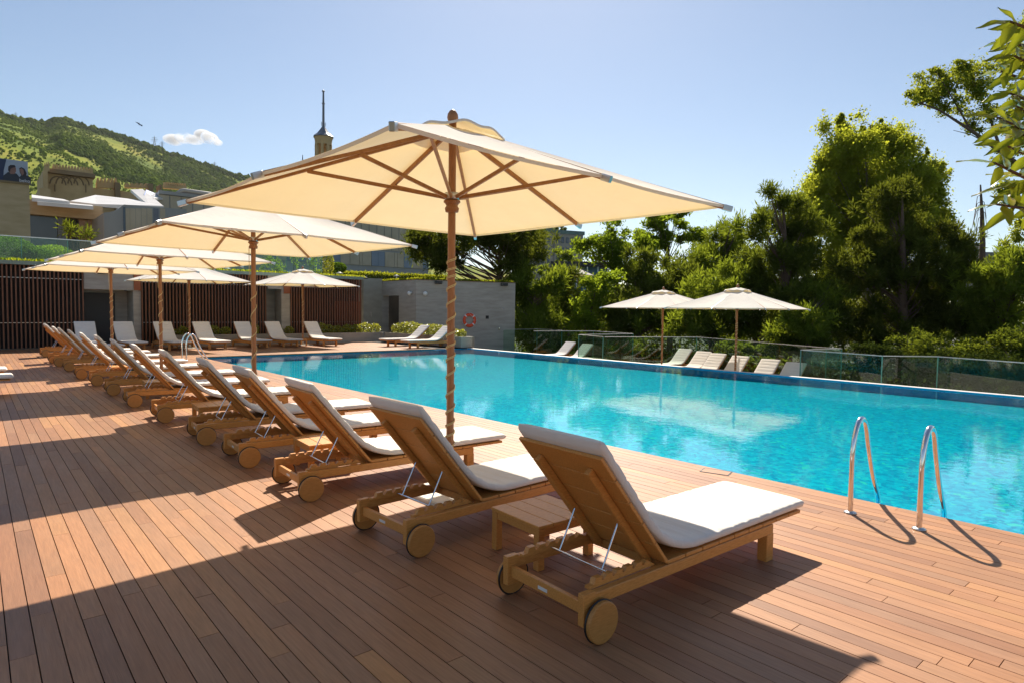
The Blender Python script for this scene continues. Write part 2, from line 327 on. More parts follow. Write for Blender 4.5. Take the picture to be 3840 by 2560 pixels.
# ------------------------------------------------------------------ ground, deck, pool
tag(MB().box(-3000, 4000, -1500, 5000, -2.2, -2.0).build('ground', M['earth']), kind='structure')
SH = .00417
def fan(x, y): return x*(1-SH*min(max(y, -4), 22.55))
EDGE = 6.352
PITCH_B, GAP = .108, .0055
def deck():
    V = []; F = []; Rn = []
    i = 0; x = -2.6
    while x < 16.6:
        x1 = x+PITCH_B-GAP
        if x1 <= EDGE+.002: y = -3.0+random.uniform(-2, 0); yend = 29.6
        else: y = 22.62; yend = 29.6
        first = True
        while y < yend-.05:
            L = random.choice((1.6, 2.0, 2.2, 2.4, 2.8))*random.uniform(.9, 1.1)
            if first and y > 20: L *= random.uniform(.3, 1)
            y1 = min(y+L, yend); first = False
            xa = x if x1 <= EDGE+.002 else x-.001
            k = len(V); ys = [y, y1-.004]
            if ys[0] < 22.55 < ys[1]: ys = [ys[0], 22.55, ys[1]]
            ys = [ys[0], ys[-1]]
            dz = random.uniform(-.0007, .0007)
            q = []
            for zz in (0.0+dz, -.028):
                for yy in ys:
                    for xx in (x, x1): V.append((fan(xx, yy), yy, zz))
            F += [(k, k+1, k+3, k+2), (k, k+4, k+5, k+1), (k+2, k+3, k+7, k+6), (k, k+2, k+6, k+4), (k+1, k+5, k+7, k+3)]
            Rn += [random.random()]*5; y = y1
        x += PITCH_B
    o = np_mesh('deck', np.array(V), np.array(F), M['deck'], rnd=np.array(Rn)); tag(o, kind='structure')
deck()
def ex(y): return fan(EDGE+.004, y)
def rx_(y): return 17.40-.029*y
YF = 22.60
u = MB()
def poly_prism(mb, pts, z0, z1): mb.prism(pts, z1-z0, Matrix.Translation((0, 0, z0)))
poly_prism(u, [(-2.7, -4), (ex(-4)-.06, -4), (ex(22.55)-.06, 22.7), (16.7, 22.7), (16.7, 30.1), (-2.7, 30.1)], -.12, -.045)
tag(u.build('deck_base', M['dark']), kind='structure')
FZ = -.25
p = MB(); pts = [(ex(-4)-.045, -4), (rx_(-4)+.2, -4), (rx_(YF)+.2, YF+.1), (ex(22.55)-.045, YF+.1)]
poly_prism(p, pts, FZ-.2, FZ)
basin = tag(p.build('pool_floor', M['mosaic']), kind='structure'); p = MB()
poly_prism(p, [(ex(-4)-.10, -4), (ex(-4)-.05, -4), (ex(22.55)-.05, YF+.05), (ex(22.55)-.10, YF+.05)], FZ, -.046)
poly_prism(p, [(ex(22.55)-.1, YF+.05), (rx_(YF)+.02, YF+.05), (rx_(YF)+.02, YF+.09), (ex(22.55)-.1, YF+.09)], FZ, -.046)
poly_prism(p, [(rx_(-4), -4), (rx_(-4)+.06, -4), (rx_(YF)+.06, YF+.04), (rx_(YF), YF+.04)], FZ, -.03)
tag(p.build('pool_wall', M['wall_tile']), kind='structure')
WZ = -.055
wv = [(ex(-4)-.06, -4, WZ), (rx_(-4)+.01, -4, WZ), (rx_(YF)+.01, YF+.05, WZ), (ex(22.55)-.06, YF+.05, WZ)]
tag(MB().add(wv, [(0, 1, 2, 3)]).build('pool_water', M['water']), kind='structure')
cp = MB(); poly_prism(cp, [(rx_(-4)+.0, -4), (rx_(-4)+.24, -4), (rx_(YF)+.24, YF+.1), (rx_(YF), YF+.1)], -.80, -.028)
tag(cp.build('pool_coping', M['coping']), kind='structure')
TZ = -.80
tz = MB(); poly_prism(tz, [(rx_(-4)+.2, -4), (18.05, -3), (18.35, .2), (19.0, 3.3), (19.65, 5.42), (18.5, 6.4), (19.1, 8.75), (21.1, 8.5), (24.1, 15.75), (20.4, 17.6), (20.8, 19.5), (24.4, 19.3), (25.45, 23.0), (24.65, 26.6), (21.6, 26.6), (21.2, 24.9), (rx_(YF)+.2, YF+1.8)], -2.0, TZ)
tag(tz.build('lower_terrace', M['stone']), kind='structure')

# ------------------------------------------------------------------ sun loungers
BA = R(50)
def mattress_mesh(ba, name='mattress'):
    u = Vector((-math.cos(ba), 0, math.sin(ba))); n = Vector((math.sin(ba), 0, math.cos(ba)))
    Hc = Vector((.60, 0, .318)); Rr = .62; t = Rr*math.tan(ba/2)
    Lb = .93; path = []
    m = 16
    for i in range(m+1): path.append(Hc+u*(Lb-(Lb-t)*i/m))
    c = Hc+Vector((t, 0, Rr)); 
    for i in range(1, 13):
        a = ba*(1-i/12.0); path.append(c+Vector((-math.sin(a)*Rr, 0, -math.cos(a)*Rr)))
    xs = Hc.x+t
    for i in range(1, 27): path.append(Vector((xs+(2.19-xs)*i/26.0, 0, Hc.z)))
    # resample finely
    seg = [0]
    for a, b in zip(path, path[1:]): seg.append(seg[-1]+(b-a).length)
    L = seg[-1]; K = 104; pts = []
    for i in range(K+1):
        s_ = L*i/K; j = max(0, min(len(seg)-2, next((q for q in range(len(seg)-1) if seg[q+1] >= s_), len(seg)-2)))
        f = (s_-seg[j])/max(1e-9, seg[j+1]-seg[j]); pts.append((path[j].lerp(path[j+1], f), s_))
    W, T = .335, .033; prof = []
    for ang in range(0, 360, 15):
        a = R(ang); e = .30
        cx = math.copysign(abs(math.cos(a))**e, math.cos(a)); cz = math.copysign(abs(math.sin(a))**e, math.sin(a)); prof.append((cx, cz))
    V = []; Fc = []; P_ = len(prof)
    seams = [.155*k for k in range(1, 14)]; tb = (Lb-t)
    for i, (p, s_) in enumerate(pts):
        tg = (pts[min(i+1, K)][0]-pts[max(i-1, 0)][0]).normalized(); nn = Vector((-tg.z, 0, tg.x))
        if nn.z < 0: nn = -nn
        d = min(abs(s_-q) for q in seams); g = math.exp(-(d/.014)**2)
        endf = min(1, (min(s_, L-s_)/.03))**.5 if min(s_, L-s_) < .03 else 1
        bend = math.exp(-((s_-tb-.25)/.24)**2); wr = .0022*bend*math.sin(s_*150)+.0015*math.sin(s_*61+1)
        for cx, cz in prof:
            edge = 1-.10*abs(cx)**8
            top = T*(1-.38*g)*edge*endf+wr if cz > 0 else T*edge*endf
            V.append(p+Vector((0, cx*W*(.985+.015*endf-.004*g), 0))+nn*(cz*max(top, .004)))
    for i in range(K):
        for k in range(P_):
            k2 = (k+1) % P_; Fc.append((i*P_+k, i*P_+k2, (i+1)*P_+k2, (i+1)*P_+k))
    mb = MB().add(V, Fc, True); mb.add(V[:P_], [tuple(range(P_))[::-1]], True); mb.add(V[-P_:], [tuple(range(P_))], True)
    return mb
def make_lounger(ba):
    root = empty('sun_lounger'); tk = M['teak']
    f = MB()
    for s in (-1, 1):
        y0, y1 = sorted((s*.287, s*.332)); f.box(-.10, 1.755, y0, y1, .186, .252, .004)
        f.box(-.098, -.012, y0+.001, y1-.001, .092, .262, .003)
    f.box(-.075, -.045, -.287, .287, .142, .206, .003); f.box(1.69, 1.725, -.287, .287, .19, .246, .003); f.box(.60, .64, -.287, .287, .19, .246, .003)
    fr = f.build('frame', tk, root)
    MB().box(-.0772, -.0745, -.03, .045, .160, .178).build('name_plate', M['white_tag'], fr)
    for s in (-1, 1):
        prof = [(-.012, .252), (-.012, .268), (.022, .268)]
        for k in range(5):
            x = .030+k*.082; prof += [(x, .290), (x+.008, .300), (x+.056, .300), (x+.050, .287), (x+.058, .278), (x+.070, .278)]
        prof += [(.455, .296), (.53, .254)]
        Mx = Matrix(((1, 0, 0, 0), (0, 0, 1, s*.268-.017), (0, 1, 0, 0), (0, 0, 0, 1)))
        MB().prism(prof, .034, Mx).build('rack', tk, root)
        y0, y1 = sorted((s*.262, s*.334)); MB().box(1.672, 1.758, y0, y1, 0, .19, .004).build('leg', tk, root)
        Mw = frame((-.0, s*.349, .11), (1, 0, 0), (0, 0, 1)) @ Matrix.Scale(-s, 4, (0, 0, 1))
        wh = MB().lathe([(.0, 0), (.104, 0), (.109, .004), (.109, .030), (.104, .034), (.0, .034)], 32, (0, 0, 0), Mw, False).build('wheel', M['teak_wheel'], root)
        tm = MB(); tm.tube([(.0+.1095*math.cos(a), s*.354, .11+.1095*math.sin(a)) for a in [2*PI*k/32 for k in range(33)]], .0065, 6, False); tm.build('tyre', M['rubber'], wh)
    ax = MB(); ax.tube([(0, -.35, .11), (0, .35, .11)], .009, 8); ax.build('axle', M['steel_dull'], root)
    st = MB(); x = .585
    for k in range(9):
        st.box(x, x+.166, -.33, .33, .2555, .279, .003); x += .173
    st.build('seat', tk, root)
    u = Vector((-math.cos(ba), 0, math.sin(ba))); n = Vector((math.sin(ba), 0, math.cos(ba))); Hn = Vector((.583, 0, .268))
    b = MB(); Mb = Matrix(((u.x, 0, n.x, Hn.x), (0, -1, 0, 0), (u.z, 0, n.z, Hn.z), (0, 0, 0, 1)))
    q = .0
    for k in range(5): b.box(q, q+.1735, -.33, .33, -.011, .011, .003, Mb); q += .1788
    bo = b.build('backrest', tk, root)
    for s in (-1, 1):
        c = MB(); c.box(-.03, .79, s*.20-.019, s*.20+.019, -.056, -.0125, .005, Mb); c.build('batten', tk, bo)
    A = Hn+u*.345-n*.045; B = Vector((.205, 0, .268))
    stt = MB()
    for s in (-1, 1): stt.tube([(A.x, s*.172, A.z), (B.x, s*.172, B.z)], .0055, 8)
    stt.tube([(B.x, -.275, B.z), (B.x, .275, B.z)], .006, 8); stt.build('support_strut', M['steel'], root)
    mattress_mesh(ba).build('mattress', M['cushion'], root)
    return root
L50 = make_lounger(R(50)); L40 = None
used = set()
def place_lounger(x, y, z, rz, label, group, proto=None):
    global L50
    pr = proto or L50
    o = pr if pr.name not in used else copy_tree(pr); used.add(pr.name)
    o.location = (x, y, z); o.rotation_euler = (0, 0, rz); tag(o, label, 'sun lounger', group); return o
row = [(2.43, 2.46, -1.5), (2.29, 4.0, 3), (2.24, 5.65, -2), (2.21, 7.16, -3), (2.17, 8.57, -5), (2.12, 10.50, -4), (2.04, 12.31, -4), (2.0, 14.10, -4), (1.97, 15.93, -3), (1.87, 17.50, -3), (1.85, 19.67, -3), (1.78, 21.28, -3), (1.74, 22.46, -2), (1.74, 25.1, 1)]
rowl = ['teak lounger with white cushion, first in the long poolside row beside the low table',
 'second teak lounger of the long poolside row, standing over the pale umbrella base plate',
 'third teak lounger of the long row, past the big umbrella pole and beside a table',
 'fourth teak lounger of the long row, on the far side of the second side table',
 'fifth teak lounger of the long row, just before the second umbrella pole',
 'sixth teak lounger of the long row, just past the second umbrella pole',
 'seventh teak lounger of the long row, beside the last side table',
 'eighth teak lounger of the long row, just before the third umbrella pole',
 'ninth teak lounger of the long row, just past the third umbrella pole',
 'tenth teak lounger of the long row, five places before its far end',
 'eleventh teak lounger of the long row, just before the fourth umbrella pole',
 'twelfth teak lounger of the long row, third from the far end by the dark screen',
 'thirteenth teak lounger of the long row, second from its end by the dark screen',
 'last teak lounger of the long row, set by the dark slatted screen']
for (x, y, a), lb in zip(row, rowl): place_lounger(x, y, 0, R(a), lb, 'loungers in the long row beside the pool')
for (x, y), lb in zip(((-1.62, 15.36), (-1.66, 17.02)), ('foot end of a white cushioned lounger at the frame edge, before its twin', 'foot end of a white cushioned lounger at the frame edge, half hidden behind its twin')):
    place_lounger(x, y, 0, 0, lb, 'loungers in the second row on the deck')
back = [(3.2, 28.6, -88), (4.42, 28.45, -86), (5.73, 28.15, -84), (7.12, 28.05, -84), (8.72, 28.0, -84), (10.04, 28.1, -84), (11.74, 27.96, -84)]
bl = ['white cushioned lounger before the dark slatted screen, starting the back row',
 'white cushioned lounger of the back row, before the concrete doorway by the fourth pole',
 'white cushioned lounger of the back row, behind the third umbrella pole',
 'white cushioned lounger of the back row, behind the chrome far pool ladder',
 'white cushioned lounger of the back row, behind the second umbrella pole',
 'white cushioned lounger of the back row, one place before the umbrella with the paired loungers',
 'white cushioned lounger of the back row, last before the bare planter wall, under its umbrella']
for (x, y, a), lb in zip(back, bl): place_lounger(x, y, 0, R(a), lb, 'loungers along the back wall')
L38 = make_lounger(R(40))
for (x, y, a), lb in zip(((15.92, 24.98, 183), (16.12, 23.45, 183)), ('white lounger side on beside the concrete planter, the one nearer the back row', 'white lounger seen from the side at the pool corner, in front of the yellow shrubs')):
    place_lounger(x, y, 0, R(a), lb, 'loungers by the planter', L38)
T = [(22.86, 22.3), (22.22, 20.55), (23.35, 15.87), (22.48, 14.40), (21.91, 13.40), (21.43, 12.19), (20.87, 10.75), (20.33, 9.60)]
tl = ['white lounger on the lower terrace, first of the pair next to the concrete wall',
 'white lounger on the lower terrace, second of the pair standing apart behind the glass corner',
 'white lounger on the lower terrace behind the pole of the farther terrace umbrella',
 'white lounger on the lower terrace, between the two terrace umbrellas, second of the six',
 'shaded white lounger on the lower terrace, third of the six under the umbrellas',
 'sunlit white lounger on the lower terrace, crossed by the pole of the nearer terrace umbrella',
 'half shaded white lounger on the lower terrace, fifth of the six',
 'white lounger on the lower terrace, last of the six beside the glass fence corner']
for (x, y), lb in zip(T, tl): place_lounger(x, y, TZ, R(182), lb, 'loungers on the lower terrace', L38)

# ------------------------------------------------------------------ side tables
def make_table():
    root = empty('side_table'); h = .30
    t = MB()
    for k in range(4): t.box(-.26+k*.1315, -.26+k*.1315+.1275, -.26, .26, h-.024, h, .003)
    t.build('table_top', M['teak'], root)
    a = MB()
    for s in (-1, 1): a.box(-.2, .2, s*.235-.012, s*.235+.012, h-.075, h-.025); a.box(s*.235-.012, s*.235+.012, -.2, .2, h-.075, h-.025)
    a.build('apron', M['teak'], root)
    for sx in (-1, 1):
        for sy in (-1, 1): MB().box(sx*.228-.027, sx*.228+.027, sy*.228-.027, sy*.228+.027, 0, h-.025, .003).build('leg', M['teak'], root)
    return root
tb = make_table(); first = True
for x, y, a, lb in [(3.03, 3.19, -2, 'low teak side table between the first two loungers, standing in plain view'),
                    (2.84, 6.38, -4, 'low teak side table between the third and fourth loungers of the long row'),
                    (2.62, 9.62, -4, 'low teak side table seen through the frames between the fifth and sixth loungers'),
                    (2.63, 13.18, -4, 'low teak side table beside the seventh lounger of the long row'),
                    (2.6, 16.75, -4, 'low teak side table half hidden between the ninth and tenth loungers'),
                    (6.38, 27.35, 6, 'low teak side table of the back row, behind the chrome far ladder'),
                    (10.80, 26.95, 6, 'low teak side table of the back row, beside the pole of its last umbrella'),
                    (9.36, 27.3, 6, 'low teak side table of the back row, partly behind the second umbrella pole')]:
    o = tb if first else copy_tree(tb); first = False
    o.location = (x, y, 0); o.rotation_euler = (0, 0, R(a)); tag(o, lb, 'side table', 'low teak side tables')

# ------------------------------------------------------------------ umbrellas
def make_umbrella(seed, rope_from, rope_to, turns, S=1.72):
    rnd = random.Random(seed)
    root = empty('market_umbrella'); Zr, Za = 2.65, 3.335
    P = MB(); P.tube([(0, 0, .03), (0, 0, 2.60), (0, 0, 3.36)], .034, 18); P.build('pole', M['teak_pole'], root)
    f = MB(); f.lathe([(.0, 3.35), (.028, 3.35), (.044, 3.375), (.05, 3.40), (.046, 3.43), (.028, 3.46), (.0, 3.475)], 18); f.build('finial', M['teak_pole'], root)
    hb = MB(); hb.lathe([(.034, 2.56), (.058, 2.565), (.064, 2.60), (.05, 2.62), (.062, 2.64), (.075, 2.65), (.075, 2.665), (.034, 2.67)], 20); hub = hb.build('hub', M['teak_pole'], root)
    h2 = MB(); h2.lathe([(.036, 2.671), (.066, 2.672), (.066, 2.735), (.036, 2.736)], 20); h2.build('hub_ring', M['steel_dull'], hub)
    tips = []
    for k in range(8):
        a = k*PI/4; r = S*(math.sqrt(2) if k % 2 else 1); tips.append(Vector((r*math.cos(a), r*math.sin(a), Zr)))
    for k, t in enumerate(tips):
        d = Vector((t.x, t.y, 0)).normalized(); a = Vector((0, 0, Za-.055))+d*.06; e = Vector((t.x, t.y, Zr-.028))+d*.03
        r = MB(); r.bar(a, e, .026, .042, bev=.003); ro = r.build('rib', M['teak_rib'], root)
        ee = (e-a).normalized(); cpm = MB(); cpm.bar(e-ee*.05, e+ee*.035, .033, .05, bev=.004); cpm.build('end_cap', M['steel_dull'], ro)
        j = a.lerp(e, .52); s_ = MB(); hs = Vector((0, 0, 2.695))+d*.062; s_.bar(hs, j-Vector((0, 0, .02)), .022, .032, bev=.003); s_.build('strut', M['teak_rib'], root)
    # main canopy: eight panels from vent ring to rim
    V = []; Fc = []; nr, nt_ = 14, 10
    for k in range(8):
        t0, t1 = tips[k], tips[(k+1) % 8]; base = len(V)
        for i in range(nr+1):
            q = .10+.90*i/nr
            for j in range(nt_+1):
                f_ = j/nt_; e = t0.lerp(t1, f_); sagr = 4*f_*(1-f_)
                p = Vector((0, 0, Za)).lerp(e, q); p = p - Vector((p.x, p.y, 0))*(.018*sagr*q)
                p.z -= .028*sagr*math.sin(PI*min(1, q*1.0))*.9 + .010*sagr*q
                p.z += .004*math.sin(q*9+k)*sagr
                V.append(p)
        for i in range(nr):
            for j in range(nt_):
                o = base+i*(nt_+1)+j; Fc.append((o, o+nt_+1, o+nt_+2, o+1))
    mb = MB().add(V, Fc, True)
    # hem: short valance turned under
    for k in range(8):
        t0, t1 = tips[k], tips[(k+1) % 8]; vs = []; fs = []
        for j in range(nt_+1):
            f_ = j/nt_; e = t0.lerp(t1, f_); sagr = 4*f_*(1-f_); p = e-Vector((e.x, e.y, 0))*(.018*sagr); p.z -= .010*sagr
            vs += [p, p*1.0+Vector((-p.x*.004, -p.y*.004, -.022))]
        for j in range(nt_): fs.append((2*j, 2*j+1, 2*j+3, 2*j+2))
        mb.add(vs, fs, True)
    can = mb.build('canopy', M['canopy'], root)
    V = []; Fc = []; nj = 96; prof = [.02, .2, .4, .6, .8, .95, 1.0, 1.02]
    ph = [rnd.uniform(-.5, .5) for _ in range(8)]
    for i, q in enumerate(prof):
        for j in range(nj):
            a = 2*PI*j/nj; c, s_ = math.cos(a), math.sin(a); sq = 1/max(abs(c), abs(s_)); r = .30*sq*(1+.0*q)
            r = (.62*r+.38*.38)
            kk = (a/(PI/4)) % 1.0; bulge = math.sin(PI*kk)**2
            z = Za+.035-(Za-Zr)/S*r*q*.86 + q*q*bulge*(.024+.014*ph[int(a/(PI/4)) % 8]) + (.010*math.sin(a*3+seed)*q)
            if q > 1.0: z -= .02
            rr_ = r*min(q, 1.0)*1.15; V.append(Vector((rr_*c, rr_*s_, z)))
    for i in range(len(prof)-1):
        for j in range(nj):
            j2 = (j+1) % nj; Fc.append((i*nj+j, i*nj+j2, (i+1)*nj+j2, (i+1)*nj+j))
    MB().add(V, Fc, True).build('vent_cap', M['canopy'], can)
    # rope wound round the pole (doubled), ends hanging from the hub
    rp = MB(); pts = []; steps = int(turns*14)
    for i in range(steps+1):
        f_ = i/steps; z = rope_from+(rope_to-rope_from)*(f_+.10*math.sin(PI*f_)*f_)+.03*math.sin(f_*17+seed); a = 2*PI*turns*f_+seed; pts.append((.041*math.cos(a), .041*math.sin(a), z))
    rp.tube(pts, .0045, 5); rp.tube([(x*1.02, y*1.02, z+.012) for x, y, z in pts], .0045, 5)
    a0 = 2*PI*turns+seed
    rp.tube([pts[-1], (.06*math.cos(a0+.5), .06*math.sin(a0+.5), (rope_to+2.5)/2), (.066*math.cos(a0+.2), .066*math.sin(a0+.2), 2.6)], .005, 5)
    rp.build('rope', M['rope'], root)
    b = MB(); b.box(-.33, .33, -.33, .33, .0, .045, .01); b.lathe([(.0, .045), (.055, .045), (.05, .16), (.034, .165), (.0, .165)], 16); b.build('base_plate', M['base_plate'], root)
    return root
UB = [(3.30, 4.72, 0, 3, 'A', 'large square cream umbrella over the first loungers, its pole wound tightly with rope'),
      (3.26, 9.88, 0, 3, 'B', 'cream umbrella second along the loungers, loose rope spiralling up its pole'),
      (3.10, 15.35, 0, 4, 'C', 'cream umbrella third along the lounger row, rope hanging straight beside its pole'),
      (2.98, 20.85, 0, 4, 'C', 'cream umbrella fourth along the lounger row, in front of the grey doorway'),
      (6.50, 27.2, 0, 6, 'C', 'cream umbrella of the back row, before the slatted screen by the far ladder'),
      (11.12, 27.3, 0, 8, 'C', 'cream umbrella of the back row showing its whole outer top, by the concrete wall'),
      (20.76, 15.15, TZ, 3, 'B', 'cream umbrella on the lower terrace, partly overlapped by its neighbour'),
      (19.90, 11.47, TZ, 4, 'A', 'cream umbrella on the lower terrace, overlapping the other one before the pines')]
protos = {'A': make_umbrella(1, .35, 2.2, 15), 'B': make_umbrella(2.2, .5, 2.0, 5), 'C': make_umbrella(3.1, .8, 2.05, 6)}
seen = set()
for x, y, z, a, k, lb in UB:
    o = protos[k] if k not in seen else copy_tree(protos[k]); seen.add(k)
    o.location = (x, y, z); o.rotation_euler = (0, 0, R(a)); tag(o, lb, 'umbrella', 'cream market umbrellas')

# ------------------------------------------------------------------ pool ladders
def make_ladder(name, sep, label, loc, rz, hgt=.80):
    root = empty(name, loc, rz, label, 'pool ladder', 'chrome pool ladders')
    for s in (0, 1):
        y = -sep*s; pts = [(0, y, 0), (0, y, hgt-.36)]
        for k in range(1, 13):
            a = PI*k/13*.93; pts.append((.165-.165*math.cos(a), y, hgt-.36+.34*math.sin(a)*1.06))
        pts += [(.47, y, .24), (.60, y, .06), (.635, y, -.02), (.64, y, -.34)]
        # smooth
        sm = [Vector(p) for p in pts]
        for _ in range(2):
            q = [sm[0]]
            for a, b in zip(sm, sm[1:]): q += [a.lerp(b, .25), a.lerp(b, .75)]
            q.append(sm[-1]); sm = q
        h = MB().tube(sm, .0215, 14).build('handrail', M['steel'], root)
        MB().lathe([(.0, .0), (.052, .0), (.05, .010), (.03, .018), (.0, .018)], 20, (0, y, 0)).build('flange', M['steel_dull'], h)
    MB().box(.60, .68, -sep, 0, -.21, -.19).build('tread', M['steel_dull'], root)
    return root
make_ladder('pool_ladder', .52, 'chrome pool ladder with two tall hooped handrails on the deck near the camera', (5.70, 2.17, 0), 0)
make_ladder('pool_ladder', .52, 'chrome pool ladder at the far end of the pool, behind the lounger row', (5.02, 21.95, 0), R(0))

# ------------------------------------------------------------------ pool house with slatted screens
BY = 29.6; BT = 3.12
ph = empty('pool_house', (8, BY, 0), 0, 'low flat roofed pool house clad in dark vertical slats with grey concrete doorways', 'building')
def P_(mb, name, mat, parent=ph):
    o = mb.build(name, mat, parent); o.matrix_parent_inverse = Matrix.Translation(-Vector(ph.location)) if parent is ph else Matrix(); return o
P_(MB().box(-8, 3.33, BY+.45, BY+.6, 0, BT-.02).box(5.28, 10.41, BY+.45, BY+.6, 0, BT-.02).box(11.47, 15.2, BY+.45, BY+.6, 0, BT-.02), 'back_wall', M['dark'])
P_(MB().box(3.33, 5.28, BY+1.4, BY+1.6, 0, 2.27).box(3.33, 5.0, BY+.02, BY+.3, 2.27, BT-.02).box(5.0, 5.27, BY+.05, BY+1.4, 0, 2.26), 'doorway_wall', M['concrete'])
P_(MB().box(3.45, 4.55, BY+1.34, BY+1.39, 0, 2.15), 'door', simple('door_grey', (.06, .058, .06), None, .6))
P_(MB().box(10.41, 11.05, BY+.02, BY+.3, 2.5, BT-.02).box(11.05, 11.46, BY+.03, BY+.9, 0, BT-.02).box(10.41, 11.47, BY+1.0, BY+1.2, 0, 2.5), 'entrance_wall', M['concrete'])
P_(MB().box(11.15, 11.46, BY-.01, BY+.02, 2.3, BT-.03).box(13.85, 15.19, BY+.30, BY+.42, .0, 2.0), 'red_panel', M['red_panel'])
def screen(x0, x1):
    m = MB(); x = x0
    while x < x1-.03:
        m.box(x, x+.045, BY-.06, BY+.05, .02, BT-.02); x += .128
    o = P_(m, 'slat_screen', M['slat']); r = MB()
    for z in (.95, 2.62): r.box(x0, x1, BY+.052, BY+.062, z, z+.018)
    r.build('rail', M['steel_dull'], o); o.children[0].matrix_parent_inverse = Matrix()
for a, b in ((-8, 3.33), (5.28, 10.41), (11.47, 15.2)): screen(a, b)
P_(MB().box(5.02, 5.26, BY-.03, BY+.04, 2.27, BT-.03), 'lit_slat_panel', M['red_panel'])  # slat piece by the lintel; orange light on it is put into the colour
KW = 1.12; WY = BY*KW
P_(MB().box(15.2*KW, 16.27*KW, WY-.1, WY+.9, 0, 3.38), 'pillar', M['concrete_pale'])
P_(MB().box(15.02, 15.195, BY+.61, 45, 0, BT-.02), 'side_wall', M['concrete'])
P_(MB().box(-8, 15.2, BY-.16, 45, BT-.02, BT+.12), 'roof', M['fascia'])
def leaves_np(C, size, aspect=.45, jit=.3, flat=0.0, rng=RNG, dirs=None):
    n = len(C); d = rng.normal(size=(n, 3)) if dirs is None else dirs.copy(); d /= np.linalg.norm(d, axis=1)[:, None]
    if flat: d[:, 2] *= (1-flat); d /= np.linalg.norm(d, axis=1)[:, None]
    e = rng.normal(size=(n, 3)); e -= d*(e*d).sum(1)[:, None]; e /= np.linalg.norm(e, axis=1)[:, None]
    L = size*(1+jit*rng.normal(size=n))[:, None]; Wd = L*aspect
    V = np.empty((n, 4, 3)); V[:, 0] = C-d*L/2; V[:, 1] = C-d*L*.05+e*Wd/2; V[:, 2] = C+d*L/2; V[:, 3] = C-d*L*.05-e*Wd/2
    return V.reshape(-1, 3), np.arange(n*4).reshape(n, 4), rng.random(n)
def scatter_obj(name, C, size, mat, parent=None, aspect=.45, flat=0.0, dirs=None):
    V, F, r = leaves_np(C, size, aspect, flat=flat, dirs=dirs); return np_mesh(name, V, F, mat, parent, rnd=r)
# roof lawn and planting on the upper level
def blades(name, x0, x1, y0, y1, zf, n, h):
    x = RNG.uniform(x0, x1, n); y = RNG.uniform(y0, y1, n); z = zf(x, y)
    V = np.empty((n, 4, 3)); a = RNG.uniform(0, PI, n); dx = np.cos(a)*.035; dy = np.sin(a)*.035; hh = h*RNG.uniform(.6, 1.3, n); lx = RNG.normal(0, h*.3, n); ly = RNG.normal(0, h*.3, n)
    V[:, 0] = np.stack([x-dx, y-dy, z], 1); V[:, 1] = np.stack([x+dx, y+dy, z], 1); V[:, 2] = np.stack([x+dx*.3+lx, y+dy*.3+ly, z+hh], 1); V[:, 3] = np.stack([x-dx*.3+lx, y-dy*.3+ly, z+hh], 1)
    return np_mesh(name, V.reshape(-1, 3), np.arange(n*4).reshape(n, 4), M['grass'], rnd=RNG.random(n))
tag(blades('lawn_grass', .0, 16.2, 31.0, 40.0, lambda x, y: BT+.12+(y-31)*.03, 26000, .16), 'bright green grass on the roof of the pool house', 'grass', kind='stuff')
tag(MB().prism([(-8, 30.9), (16.2, 30.9), (16.2, 44), (-8, 44)], .03, Matrix.Translation((0, 0, BT+.122))).build('lawn', M['earth']), kind='structure')
# glass fence on the roof
gf = empty('glass_fence', (7, 32, 3.3), 0, 'greenish glass fence along the roof edge in front of the round bushes', 'fence')
def G_(mb, name, mat, par=None):
    o = mb.build(name, mat, par or gf); 
    if par is None: o.matrix_parent_inverse = Matrix.Translation(-Vector(gf.location))
    return o
x = -3.0
while x < 14.0:
    x1 = min(x+1.52, 14.1); G_(MB().box(x, x1-.03, 32.0, 32.02, 3.30, 4.30), 'glass_panel', M['glass_green'])
    G_(MB().box(x1-.028, x1-.002, 31.995, 32.025, 3.30, 4.31), 'post', M['glass_edge']); x = x1
G_(MB().box(-3, 14.1, 31.985, 32.035, 4.31, 4.345), 'rail', M['steel_dull'])
def bush(name, c, r, mat, label, cat, size, n, group=None, flat=0.0):
    v = RNG.normal(size=(n, 3)); v /= np.linalg.norm(v, axis=1)[:, None]; rad = RNG.uniform(.55, 1.03, n)**.5
    C = np.array(c)+v*rad[:, None]*np.array(r); o = scatter_obj(name, C, size, mat, flat=flat)
    return tag(o, label, cat, group)
def yb(px, py, Y): q = on_y(px, py, Y); return (q.x, q.y, q.z)
bush('round_bush', yb(26, 945, 34), (1.05, .9, .68), M['boxball'], 'large round green bush behind the roof glass fence at the frame edge', 'bush', .07, 9000)
bush('round_bush', yb(128, 960, 34), (.80, .7, .38), M['boxball'], 'lower round green bush behind the roof glass, beside the larger one', 'bush', .07, 6000)
bush('bushy_shrub', yb(200, 955, 36), (.9, .6, .45), M['locust'], 'loose pale shrub behind the roof glass, past the clipped bushes', 'shrub', .08, 2500)
bush('clipped_bush', yb(1266, 1004, 34), (.52, .5, .3), M['boxball'], 'small clipped round bush on the roof just past the end of the glass', 'bush', .06, 5000)
bush('leafy_shrub', yb(1226, 990, 33.2), (.38, .35, .75), M['shrub'], 'tall glossy shrub growing at the end of the roof glass', 'shrub', .10, 1500)
